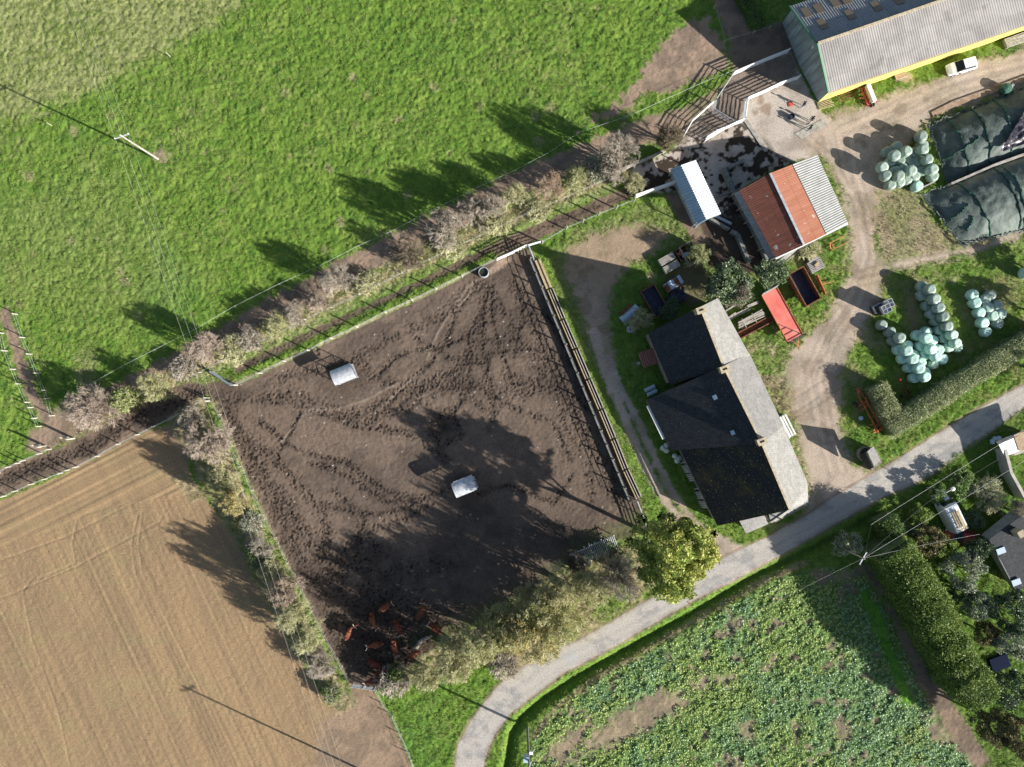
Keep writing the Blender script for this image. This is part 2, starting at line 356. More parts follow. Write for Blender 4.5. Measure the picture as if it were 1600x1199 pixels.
paint(pl([(835,1150),(870,1105),(930,1060),(1010,1015),(1100,962),(1200,905),(1260,880)])-4.5,litter*.95,'g',f=7,j=4,amt=.8)
# farm track & yards
paint(sd([(870,385),(900,360),(1000,322),(1050,318),(1085,360),(1080,400),(1010,400),(960,440),(955,600),(915,560),(880,470),(858,410)]),strawg*.8,'g',f=20,j=14,amt=.65)
paint(sd([(885,390),(925,368),(1000,350),(1045,362),(1025,392),(985,415),(955,450),(948,500),(945,560),(935,560),(912,490),(885,430)]),grav*C(.85,.72,.68),'s',f=14,j=10,amt=.8,r=6)
paint(sd([(895,440),(910,420),(950,470),(960,560),(935,570),(915,500)]),grav*C(.9,.85,.8),'s',f=10,j=8,amt=.7,r=6)
paint(pl([(928,520),(942,570),(955,605),(975,650),(1000,710),(1030,768),(1055,805),(1095,835),(1145,862)])-7,grav*1.12,'s',f=5,j=4,r=6)
paint(pl([(950,560),(965,600),(990,645),(1020,710),(1050,770),(1075,803)])-6,grav*1.08,'s',f=5,j=4,r=6)
paint(sd([(1060,800),(1082,805),(1110,828),(1150,848),(1165,858),(1120,885),(1085,860),(1055,825)]),grav,'s',f=6,j=4,r=6)
G1=[(1660,62),(1600,82),(1560,92),(1520,104),(1455,130),(1400,150),(1340,170),(1290,188),(1265,200),(1240,215),(1255,245),(1290,245),(1318,300),(1328,345),(1335,370),(1333,420),(1315,460),(1290,500),(1262,535),(1240,550),(1222,585),(1232,620),(1245,660),(1254,710),(1266,760),(1266,790),(1240,830),(1340,775),(1385,745),(1352,738),(1330,725),(1318,700),(1308,650),(1312,620),(1310,590),(1325,545),(1350,500),(1375,465),(1372,430),(1364,390),(1362,330),(1368,300),(1390,300),(1400,250),(1440,195),(1460,180),(1600,132),(1660,110)]
dg1=sd(G1); paint(dg1-6,strawg*.85,'g',f=14,j=12,amt=.6); paint(dg1-4,grav*C(.9,.85,.78),'s',f=22,j=14,amt=.75); paint(dg1,grav,'s',f=14,j=10,r=6)
paint(sd([(1362,290),(1440,280),(1460,350),(1540,380),(1600,345),(1600,360),(1530,392),(1440,412),(1370,430),(1360,350)]),grav*C(.85,.78,.7),'s',f=25,j=22,amt=.55)
paint(pl([(1340,432),(1440,405),(1530,388),(1640,345)])-5,grav*.95,'s',f=8,j=6,amt=.8,r=6)
paint(sd([(1520,370),(1560,360),(1545,385),(1515,395)]),C(.35,.24,.14)*np.ones_like(mud),'s',f=8,j=5,amt=.7)
for cu,cv,cr in ((1362,432,14),(1360,382,6),(1343,455,20)): paint(np.hypot(U-cu,V-cv)-cr,C(.43,.33,.2)*np.ones_like(mud),'s',f=14,j=8,amt=.6)
for cu,cv,cr in ((1395,198,7),(1375,200,8),(1352,203,8),(1448,158,4),(1436,146,4),(1293,756,6),(1278,758,7),(1328,285,7)): paint(np.hypot(U-cu,V-cv)-cr,grav*.5,'s',f=6,j=3,amt=.6)
paint(sd([(1400,440),(1460,430),(1440,480),(1470,560),(1530,520),(1500,460),(1600,420),(1600,470),(1500,560),(1430,560)]),grav*C(.7,.6,.5),'s',f=25,j=22,amt=.4)
paint(sd([(1425,460),(1440,520),(1425,530),(1412,480)]),soil,'m',f=14,j=8,amt=.6)
# grass patches around the farm that keep a worn look
paint(sd([(1160,520),(1230,540),(1240,650),(1262,750),(1230,700),(1190,600)]),strawg,'g',f=20,j=15,amt=.45)
paint(np.hypot(U-1258,V-395)-30,litter,'g',f=14,j=10,amt=.5)
for q,am in (([(1165,540),(1235,545),(1262,640),(1270,760),(1240,740),(1215,640),(1180,600)],.7),([(1365,300),(1450,300),(1470,360),(1540,385),(1430,410),(1370,420)],.55),([(1330,520),(1370,500),(1380,540),(1340,600),(1320,640)],.45),([(1290,240),(1345,340),(1335,440),(1290,470),(1330,350)],.4),([(1420,440),(1500,430),(1560,430),(1520,560),(1480,440)],.4)):
    d_=sd(q); pat=sstep(.5,.62,fbm(2.2,71,4)); a=(1-sstep(-10,12,d_+ne*8))*pat*am
    col=mixc(col,grav*C(.85,.78,.7),a); wg_=Wt['g']
farmp=(1-sstep(-10,10,sd([(1080,360),(1600,100),(1700,100),(1700,560),(1400,720),(1270,830),(1180,830),(1120,560)])))*sstep(.5,.66,fbm(1.8,72,4)*.7+n2*.3)*Wt['g']
col=mixc(col,C(.25,.25,.09)*np.ones_like(col),farmp*.55)
paint(np.hypot((U-1413)/1.6,V-122)-8,C(.42,.34,.22)*np.ones_like(mud),'s',f=6,j=5,amt=.85)
# concrete yard
YARD=[(1072,215),(1084,195),(1122,152),(1147,112),(1235,80),(1272,160),(1297,190),(1245,212),(1262,245),(1200,268),(1155,298),(1175,345),(1130,352),(1105,300),(1060,300),(1000,302),(975,292),(992,262),(1045,238)]
paint(sd(YARD),conc,'s',f=4,j=3,r=7)
paint(sd([(1145,112),(1235,80),(1250,118),(1165,160),(1160,185),(1100,215),(1072,212),(1122,155)]),mud*1.15,'m',f=8,j=8,amt=.85)
mm=sstep(.5,.56,fbm(2.4,21,3)*.45+fbm(.7,22,3)*.55); dm=sd([(965,292),(1000,255),(1075,218),(1160,190),(1215,240),(1250,260),(1150,300),(1165,340),(1110,345),(1085,300),(1000,305)])
col=mixc(col,mud*.3,mm*(1-sstep(-8,8,dm)))
paint(sd([(1195,232),(1162,188),(1168,184),(1200,230)]),conc*1.15,'s',f=3,j=0)
for cu,cv,cr in ((1196,170,9),(1188,158,6),(1180,175,6)): paint(np.hypot(U-cu,V-cv)-cr,conc*C(.6,.5,.4),'s',f=6,j=6,amt=.8)
paint(sd([(1090,330),(1180,340),(1215,410),(1190,430),(1110,420),(1095,380)]),mud*.5,'m',f=10,j=6)
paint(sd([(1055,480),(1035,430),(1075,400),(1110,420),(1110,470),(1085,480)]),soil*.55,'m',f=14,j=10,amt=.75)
paint(sd([(1040,305),(1062,300),(1110,380),(1090,385),(1060,345)]),soil*.8,'m',f=6,j=4)
# road
ROAD=[(706,1270),(710,1199),(716,1165),(740,1120),(775,1075),(810,1045),(870,1012),(905,1000),(950,975),(1010,940),(1060,908),(1120,877),(1200,839),(1262,805),(1290,785),(1345,752),(1365,740),(1400,720),(1450,687),(1520,645),(1600,600),(1700,545),(1700,580),(1600,637),(1550,675),(1450,747),(1375,779),(1300,822),(1200,878),(1160,900),(1075,943),(947,1018),(882,1051),(800,1113),(775,1145),(762,1172),(755,1199),(752,1270)]
drd=sd(ROAD)
paint(drd-4,soil,'s',f=3,j=3,amt=.7)
paint(drd,asph,'s',f=1.5,j=1.0,r=8)
cent=[(732,1199),(760,1140),(805,1080),(870,1035),(960,995),(1050,945),(1150,890),(1250,840),(1350,782),(1450,717),(1600,618)]
paint(pl([(u,v) for u,v in cent[3:]])-3.2,C(.43,.41,.37)*np.ones_like(mud),'s',f=3,j=4,amt=.45)
paint(sd([(882,1020),(895,1012),(905,1030),(888,1040)]),C(.42,.42,.42)*np.ones_like(mud),'s',f=1,j=.5,amt=.8)
lit=sd([(780,1040),(870,985),(950,960),(930,990),(860,1020),(800,1060)])
paint(lit,litter*1.15,'s',f=20,j=16,amt=.5)
# garden floor, darker growth
paint(sd([(1380,800),(1480,720),(1600,640),(1700,600),(1700,1260),(1570,1260),(1520,1120),(1420,870)]),gcol*C(.7,.75,.7),'g',f=10,j=8,amt=.8,r=1)
paint(np.hypot(U-252,V-243)-11,soil*1.3,'m',f=10,j=16,amt=.9)
# wheel ruts and tyre streaks on the farm track
for q in ([(1600,98),(1500,122),(1400,165),(1310,205),(1318,260),(1340,320),(1352,400),(1330,460),(1290,520),(1262,580),(1278,660),(1300,740)],[(1600,112),(1500,138),(1410,182),(1330,215),(1334,260),(1356,330),(1366,400),(1345,468),(1306,528),(1280,590),(1294,660),(1315,735)],[(1262,215),(1300,250),(1345,330)],[(1340,430),(1420,412),(1530,390),(1640,350)],[(1344,440),(1425,421),(1530,399),(1640,360)]):
    a=np.exp(-((pl(q)+ne*3)/2.4)**2)*Wt['s']; col=mixc(col,grav*C(1.22,1.2,1.15),a*.55); b_=np.exp(-((pl(q)-6+ne*3)/2.2)**2)*Wt['s']; col=mixc(col,grav*.68,b_*.45)
for q in ([(700,1250),(722,1199),(752,1140),(797,1082),(865,1032),(960,990),(1060,937),(1160,880),(1260,828),(1350,775),(1450,705),(1600,612)],[(745,1199),(768,1150),(812,1090),(878,1044),(960,1003),(1060,950),(1160,893),(1260,841),(1350,790),(1450,725),(1600,625)]):
    a=np.exp(-((pl(q)+ne*2)/3.2)**2)*(drd<0); col=mixc(col,asph*.8,a*.45)
a=(1-sstep(-6,0,drd))*0+np.exp(-(drd/3.5)**2)*(drd<2); col=mixc(col,soil*1.1,a*.5*sstep(.4,.6,n2))
# ---- heights
hg=(n1-.5)*.22+(fbm(1.1,31,2)-.5)*.15+(fbm(.28,38,2)-.5)*.12
hm=(fbm(.35,32,3)-.5)*.09
hs=(fbm(1.2,33,2)-.5)*.03
ht=(fbm(.4,34,2)-.5)*.06+.65*np.where(True,(vn(rv*4.2+300,ru*.03+300,35)-.5)*.07+(vn(rv*1.1+300,ru*.01+300,39)-.5)*.03,0)
edge=(sd([(-60,780),(280,640),(330,760),(150,800),(-60,880)])<0)
ru2=GX*math.sin(R(27))*-1+GY*math.cos(R(27)); 
ht=np.where(edge,(vn(ru2*2.4+300,(GX*.9+GY*.45)*.05+300,36)-.5)*.1,ht)
# wheel lines of wheel marks in the tilled field
for q in ([(215,805),(205,850),(212,900),(240,960),(290,1060),(350,1199)],[(222,800),(216,850),(222,895),(252,955),(305,1060),(368,1199)],[(120,815),(112,850),(118,880),(60,905)],[(50,905),(35,925),(50,1000),(90,1110),(110,1199)],[(-10,880),(100,840),(200,790),(280,750)],[(-10,940),(120,885),(250,815)]):
    dq=pl(q); a=np.exp(-(dq/1.1)**2); ht-=a*.05; col=mixc(col,till*1.12,a*Wt['t']*.45)
# hoof prints: impulses blurred into pocks
pk=np.zeros(U.shape,np.float32)
def stamp(us,vs_,w=1.0):
    ix=np.round(((np.asarray(us)-800)*S-X0)/ST).astype(int); iy=np.round(((599.5-np.asarray(vs_))*S-Y0)/ST).astype(int)
    k=(ix>2)&(ix<NX-3)&(iy>2)&(iy<NY-3); np.add.at(pk,(iy[k],ix[k]),w)
def trail(pts,n,sp,w=1.0,wob=6):
    n=int(n*1.25)
    p=np.array(pts,float); seg=np.diff(p,axis=0); L=np.hypot(*seg.T); c=np.r_[0,np.cumsum(L)]
    t=RNG.random(n)*c[-1]; i=np.clip(np.searchsorted(c,t)-1,0,len(seg)-1); f=(t-c[i])/L[i]
    q=p[i]+seg[i]*f[:,None]; ph=RNG.random()*6; q[:,0]+=np.sin(t/23+ph)*wob; q[:,1]+=np.cos(t/31+ph)*wob
    q+=RNG.normal(0,sp*.72,(n,2)); stamp(q[:,0],q[:,1],w)
T=[([(340,620),(380,700),(430,800),(490,900),(540,1000)],900,17,1,3),([(345,640),(400,730),(470,820),(520,900)],600,9,1,3),([(380,680),(450,740),(500,800),(520,880),(540,960)],420,7,1.2,5),
([(350,620),(450,615),(560,650),(640,640),(700,610),(780,640)],330,6,1,5),([(400,620),(480,640),(540,650),(620,620),(700,600),(760,600)],300,5,1,4),([(500,640),(560,665),(640,680),(700,720)],190,4,1.2,4),
([(480,720),(540,745),(600,780),(660,775)],150,3,1.4,4),([(500,790),(560,800),(640,790),(700,770)],150,3,1.2,5),([(505,880),(560,850),(600,820),(640,800),(680,780)],190,5,1,4),
([(750,440),(752,500),(760,580),(770,660)],230,4,1.1,4),([(745,440),(700,520),(650,590),(600,640),(560,660)],190,3,1.2,3),([(760,440),(800,520),(860,600),(900,700),(930,780)],230,6,1,5),
([(800,430),(830,500),(870,580),(920,690),(970,790)],700,9,1,2),([(550,560),(620,600),(700,600),(800,610),(880,600)],300,7,1,6),([(420,600),(520,570),(620,530),(720,470),(760,430)],300,8,1,4),
([(640,620),(700,580),(720,560),(760,560)],160,4,1.2,6),([(700,600),(740,540),(800,530),(850,560),(840,600),(780,590)],260,5,1,5),([(560,940),(600,900),(640,880),(720,890)],300,14,.9,4),
([(520,900),(560,880),(600,860)],300,16,1,4),([(700,640),(720,680),(690,700),(670,670),(690,640)],160,5,1.4,2)]
T+=[([(760,450),(735,520),(730,600),(700,650)],150,2.2,1.3,4),([(770,450),(775,540),(800,600),(870,610),(930,640)],230,2.4,1.2,5),([(560,600),(620,560),(690,540),(760,500)],150,2.2,1.2,4),
([(400,660),(460,700),(540,720),(600,770),(640,780)],240,2.6,1.3,4),([(470,640),(440,690),(430,730)],60,2,1.2,3),([(620,640),(680,600),(740,600),(800,640),(860,660),(900,720)],240,3,1.3,5),
([(740,780),(800,760),(860,780),(900,740)],130,2.4,1.3,5),([(840,480),(900,560),(920,640)],150,4,1.2,5),([(520,760),(560,800),(560,870),(590,930)],200,4,1.2,5),([(800,560),(820,500),(800,440)],120,2.4,1.2,4),([(650,520),(700,560),(760,560),(830,540),(880,560)],190,2.5,1.2,5)]
for a_ in T: trail(*a_)
N0=9000; uu=RNG.uniform(320,1010,N0); vv=RNG.uniform(390,1075,N0); stamp(uu,vv,.42)
k=RNG.random(3500); stamp(RNG.normal(600,45,3500),RNG.normal(980,38,3500),.7)
trail([(0,752),(120,705),(220,650),(320,605)],1500,9,.6,2); trail([(380,570),(600,470),(800,375),(980,300)],1400,7,.35,2)
for q,n_ in (([(500,700),(520,640),(560,600)],1),([(735,420),(700,500),(660,570)],1)): pass
def _unused(): pass
def blur(a,ker):
    r=len(ker)//2; o=np.zeros_like(a)
    for i,w in enumerate(ker): o+=np.roll(a,i-r,0)*w
    b=np.zeros_like(a)
    for i,w in enumerate(ker): b+=np.roll(o,i-r,1)*w
    return b
pk=np.clip(pk,0,2.2); pb=blur(pk,[.22,.95,.22]); pr=blur(pk,[.12,.25,.25,.25,.25,.12])
inm=np.clip(Wt['m'],0,1); tramp=blur(blur(pk,[.2,.2,.2,.2,.2]),[.2,.2,.2,.2,.2]); tramp=np.clip(tramp*3.6-.12,0,1)*sstep(.3,.7,inm)
hm=hm-np.clip(pb,0,1.6)*.085+np.clip(pr,0,1.0)*.02
col=mixc(col,mud*.33,np.clip(pb*.6,0,.8)*inm); col=mixc(col,mud*.6,np.clip(blur(pr,[.2,.2,.2,.2,.2])*1.5,0,.6)*inm)
# pale trodden lines on the mud
for q in ([(760,428),(730,450),(700,490),(680,530),(665,560)],[(745,445),(715,480),(695,500)],[(620,600),(570,625),(530,640),(480,640),(440,690)],[(660,575),(640,600),(600,625)]):
    p2=[(a+RNG.normal(0,1.5),b+RNG.normal(0,1.5)) for a,b in q]; a=np.exp(-((pl(p2)+ne*2)/1.8)**2)*(dpad<-3); col=mixc(col,C(.27,.215,.165),a*.55); hm=hm+a*.05
hs=hs-np.exp(-(dg1/6)**2)*.0
hc=(fbm(.8,37,2)-.5)*.5
HT=Wt['g']*hg+Wt['m']*hm+Wt['s']*hs+Wt['t']*ht+Wt['c']*hc
# ditch between road verge and crops; paddock rim; bank of the road
dd=pl([(790,1210),(800,1150),(815,1125),(850,1095),(900,1062),(1000,1006),(1100,951),(1175,906),(1250,868),(1330,830),(1400,790)])
HT-=np.exp(-(dd/7.5)**2)*.95*(1-sstep(1330,1420,U))
HT-=.10*(1-sstep(-12,0,dpad))
HT-=np.exp(-(np.hypot((U-692)/1.6,(V-668))/9)**2)*.6
dm_=np.hypot(U-692,V-668); col=mixc(col,mud*.25,np.exp(-(dm_/11)**2)*.8)
HT+=np.exp(-(pl([(365,590),(441,560),(515,525),(600,484),(680,447),(770,402)])/5)**2)*.12
HT*=np.clip((np.minimum(np.minimum(GX-X0,X1-GX),np.minimum(GY-Y0,Y1-GY)))/3,0,1)
# litter of small stones: brighter specks
sp=(RNG.random(U.shape)<.0011)&(inm>.5)&(dpad<0); col[sp]=C(.5,.46,.4)
col=np.clip(col,0.01,.7)
gm=bpy.data.materials.new('ground_surface'); gm.use_nodes=True; M['ground']=gm
n=gm.node_tree.nodes; L=gm.node_tree.links; b=n['Principled BSDF']; b.inputs['Roughness'].default_value=.95; b.inputs['Specular IOR Level'].default_value=.12
at=n.new('ShaderNodeAttribute'); at.attribute_name='surface_colour'; tc=n.new('ShaderNodeTexCoord')
t=n.new('ShaderNodeTexNoise'); t.inputs['Scale'].default_value=4.5; t.inputs['Detail'].default_value=6; t.inputs['Roughness'].default_value=.7; L.new(tc.outputs['Object'],t.inputs['Vector'])
mr=n.new('ShaderNodeMapRange'); mr.inputs[1].default_value=.3; mr.inputs[2].default_value=.7; mr.inputs[3].default_value=.7; mr.inputs[4].default_value=1.3; L.new(t.outputs[0],mr.inputs[0])
vm=n.new('ShaderNodeVectorMath'); vm.operation='SCALE'; L.new(at.outputs['Color'],vm.inputs[0]); L.new(mr.outputs[0],vm.inputs['Scale']); L.new(vm.outputs[0],b.inputs['Base Color'])
a2=n.new('ShaderNodeAttribute'); a2.attribute_name='trodden'
vo=n.new('ShaderNodeTexVoronoi'); vo.inputs['Scale'].default_value=2.1; L.new(tc.outputs['Object'],vo.inputs['Vector'])
t9=n.new('ShaderNodeTexNoise'); t9.inputs['Scale'].default_value=1.3; t9.inputs['Detail'].default_value=3; L.new(tc.outputs['Object'],t9.inputs['Vector'])
th=n.new('ShaderNodeMath'); th.operation='MULTIPLY_ADD'; L.new(t9.outputs[0],th.inputs[0]); th.inputs[1].default_value=1.1; th.inputs[2].default_value=-.20
v0=n.new('ShaderNodeMath'); v0.operation='SUBTRACT'; L.new(th.outputs[0],v0.inputs[0]); L.new(vo.outputs['Distance'],v0.inputs[1])
v1=n.new('ShaderNodeMapRange'); v1.inputs[1].default_value=-.04; v1.inputs[2].default_value=.10; L.new(v0.outputs[0],v1.inputs[0])
v2=n.new('ShaderNodeMath'); v2.operation='MULTIPLY'; L.new(v1.outputs[0],v2.inputs[0]); L.new(a2.outputs['Fac'],v2.inputs[1])
mx=n.new('ShaderNodeMix'); mx.data_type='RGBA'; L.new(v2.outputs[0],mx.inputs[0]); L.new(vm.outputs[0],mx.inputs[6]); mx.inputs[7].default_value=(.035,.027,.022,1); L.new(mx.outputs[2],b.inputs['Base Color'])
tf=n.new('ShaderNodeTexNoise'); tf.inputs['Scale'].default_value=14; tf.inputs['Detail'].default_value=3; L.new(tc.outputs['Object'],tf.inputs['Vector'])
b0=n.new('ShaderNodeBump'); b0.inputs['Strength'].default_value=.6; b0.inputs['Distance'].default_value=.05; L.new(tf.outputs[0],b0.inputs['Height'])
b1=n.new('ShaderNodeBump'); b1.invert=True; b1.inputs['Strength'].default_value=.8; b1.inputs['Distance'].default_value=.08; L.new(v2.outputs[0],b1.inputs['Height']); L.new(b0.outputs[0],b1.inputs['Normal'])
bp=n.new('ShaderNodeBump'); L.new(b1.outputs[0],bp.inputs['Normal']); bp.inputs['Strength'].default_value=.5; bp.inputs['Distance'].default_value=.06; L.new(t.outputs[0],bp.inputs['Height']); L.new(bp.outputs[0],b.inputs['Normal'])
idx=np.arange(NX*NY).reshape(NY,NX); A=idx[:-1,:-1]; B=idx[:-1,1:]; Cc=idx[1:,1:]; D=idx[1:,:-1]
quads=np.stack([A,B,Cc,D],-1).reshape(-1,4); rq=reg[:-1,:-1].ravel()
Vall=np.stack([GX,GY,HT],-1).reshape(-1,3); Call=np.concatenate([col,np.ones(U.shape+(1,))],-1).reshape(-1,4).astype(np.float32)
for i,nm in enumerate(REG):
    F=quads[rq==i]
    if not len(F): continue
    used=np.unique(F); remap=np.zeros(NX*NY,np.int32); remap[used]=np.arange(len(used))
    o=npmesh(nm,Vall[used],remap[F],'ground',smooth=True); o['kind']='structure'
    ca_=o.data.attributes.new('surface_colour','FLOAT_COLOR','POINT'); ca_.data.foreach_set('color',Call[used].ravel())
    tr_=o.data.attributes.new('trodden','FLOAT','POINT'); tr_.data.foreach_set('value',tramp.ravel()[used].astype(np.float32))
def gh(x,y):
    i=int(min(max((x-X0)/ST,0),NX-1)); j=int(min(max((y-Y0)/ST,0),NY-1)); return float(HT[j,i])
# country beyond the surveyed ground, reaching the horizon
ring=MB(); a0=[(X0,Y0),(X1,Y0),(X1,Y1),(X0,Y1)]; k=2500
o4=[(-k,-k),(k,-k),(k,k),(-k,k)]
for i in range(4):
    j=(i+1)%4; ring.q([(*o4[i],0),(*o4[j],0),(*a0[j],0),(*a0[i],0)])
mat('far_field',(.10,.17,.035),.95,(.17,.19,.07),.03,lo=.45,hi=.62,bump=.5,bscale=2)
tag(ring.build('far_fields','far_field'),kind='structure')
# ------------------------------------------------------------ roofing materials (uv: x along the eave, y down the slope, metres)
def roofmat(name, col, col2, nscale=.7, lo=.35, hi=.7, rough=.8, rows=0.0, spots=None, metal=0, streak=False, sheet=None, spec=.25):
    m=bpy.data.materials.new(name); m.use_nodes=True; M[name]=m; n=m.node_tree.nodes; L=m.node_tree.links; b=n['Principled BSDF']
    b.inputs['Roughness'].default_value=rough; b.inputs['Metallic'].default_value=metal; b.inputs['Specular IOR Level'].default_value=spec
    tc=n.new('ShaderNodeTexCoord'); src=tc.outputs['UV']
    if streak:
        mp=n.new('ShaderNodeMapping'); mp.inputs['Scale'].default_value=(3,.35,1); L.new(src,mp.inputs[0]); s2=mp.outputs[0]
    else: s2=src
    t=n.new('ShaderNodeTexNoise'); t.inputs['Scale'].default_value=nscale; t.inputs['Detail'].default_value=7; t.inputs['Roughness'].default_value=.65; L.new(s2,t.inputs['Vector'])
    r=n.new('ShaderNodeValToRGB'); e=r.color_ramp.elements; e[0].position=lo; e[1].position=hi; e[0].color=(*col,1); e[1].color=(*col2,1); L.new(t.outputs[0],r.inputs[0]); out=r.outputs[0]
    if spots:
        t3=n.new('ShaderNodeTexNoise'); t3.inputs['Scale'].default_value=spots[1]; t3.inputs['Detail'].default_value=3; L.new(src,t3.inputs['Vector'])
        r3=n.new('ShaderNodeMapRange'); r3.inputs[1].default_value=spots[2]; r3.inputs[2].default_value=spots[2]+.05; L.new(t3.outputs[0],r3.inputs[0])
        mx=n.new('ShaderNodeMix'); mx.data_type='RGBA'; L.new(r3.outputs[0],mx.inputs[0]); L.new(out,mx.inputs[6]); mx.inputs[7].default_value=(*spots[0],1); out=mx.outputs[2]
    if rows or sheet:
        br=n.new('ShaderNodeTexBrick'); w,h,st_,c1,c2=(sheet if sheet else (rows*.9,rows,.015,.82,1.12))
        br.inputs['Scale'].default_value=1; br.inputs['Brick Width'].default_value=w; br.inputs['Row Height'].default_value=h; br.inputs['Mortar Size'].default_value=st_
        br.inputs['Color1'].default_value=(c1,c1,c1,1); br.inputs['Color2'].default_value=(c2,c2,c2,1); br.inputs['Mortar'].default_value=(.55,.55,.55,1); L.new(src,br.inputs['Vector'])
        m2=n.new('ShaderNodeMix'); m2.data_type='RGBA'; m2.blend_type='MULTIPLY'; m2.inputs[0].default_value=1; L.new(out,m2.inputs[6]); L.new(br.outputs[0],m2.inputs[7]); out=m2.outputs[2]
        bm=n.new('ShaderNodeBump'); bm.inputs['Strength'].default_value=.4; bm.inputs['Distance'].default_value=.03; L.new(br.outputs[0],bm.inputs['Height']); L.new(bm.outputs[0],b.inputs['Normal'])
    L.new(out,b.inputs['Base Color']); return m
roofmat('fibre_cement',(.20,.19,.185),(.33,.315,.30),.22,spots=((.19,.18,.17),.3,.6),sheet=(1.1,2.4,.012,.9,1.06))
roofmat('fibre_old',(.30,.31,.32),(.24,.25,.26),.5,sheet=(1.1,2.4,.012,.9,1.06))
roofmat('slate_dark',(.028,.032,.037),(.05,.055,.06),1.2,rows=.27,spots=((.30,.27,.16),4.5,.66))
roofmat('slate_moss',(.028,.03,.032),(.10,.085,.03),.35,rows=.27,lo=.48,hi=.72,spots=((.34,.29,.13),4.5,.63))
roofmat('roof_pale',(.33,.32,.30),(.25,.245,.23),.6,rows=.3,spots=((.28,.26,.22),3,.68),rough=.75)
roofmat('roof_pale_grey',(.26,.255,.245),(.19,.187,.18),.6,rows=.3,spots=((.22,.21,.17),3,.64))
roofmat('roof_rust_dark',(.15,.055,.038),(.24,.09,.06),.8,streak=True,spots=((.36,.33,.32),.9,.64),sheet=(9,1.7,.03,.9,1.05))
roofmat('roof_rust_orange',(.40,.15,.085),(.5,.23,.15),.7,streak=True,spots=((.62,.45,.38),1.1,.66),sheet=(9,1.9,.03,.92,1.05))
roofmat('roof_grey_sheet',(.40,.40,.385),(.27,.27,.25),.6,rough=.7)
roofmat('roof_white_sheet',(.66,.69,.71),(.56,.58,.58),.8,rough=.6)
roofmat('cladding_blue_grey',(.38,.45,.46),(.22,.24,.22),.5,streak=True,lo=.4,hi=.62,sheet=(1.0,6,.02,.8,1.1))
roofmat('yellow_wall',(.72,.60,.16),(.62,.52,.16),.4)
mat('green_trim',(.08,.22,.13),.6); mat('skylight',(.22,.17,.12),.3)
mat('ridge_tile',(.55,.47,.33),.85,(.4,.33,.22),3.0)
mat('zinc',(.35,.4,.45),.4,metal=.4); mat('brick',(.3,.2,.12),.9,(.4,.3,.2),5.0); mat('chim',(.46,.40,.29),.9,(.34,.28,.17),4.0)
mat('grey_plank',(.45,.43,.4),.9,(.3,.28,.26),4.0); mat('kerb_pink',(.38,.28,.2),.9,(.28,.19,.13),1.5,bump=.6); mat('blue_panel',(.42,.52,.62),.5)
def V3(p): return Vector(p)
def inset(a,b,k): return a.lerp(b,k)
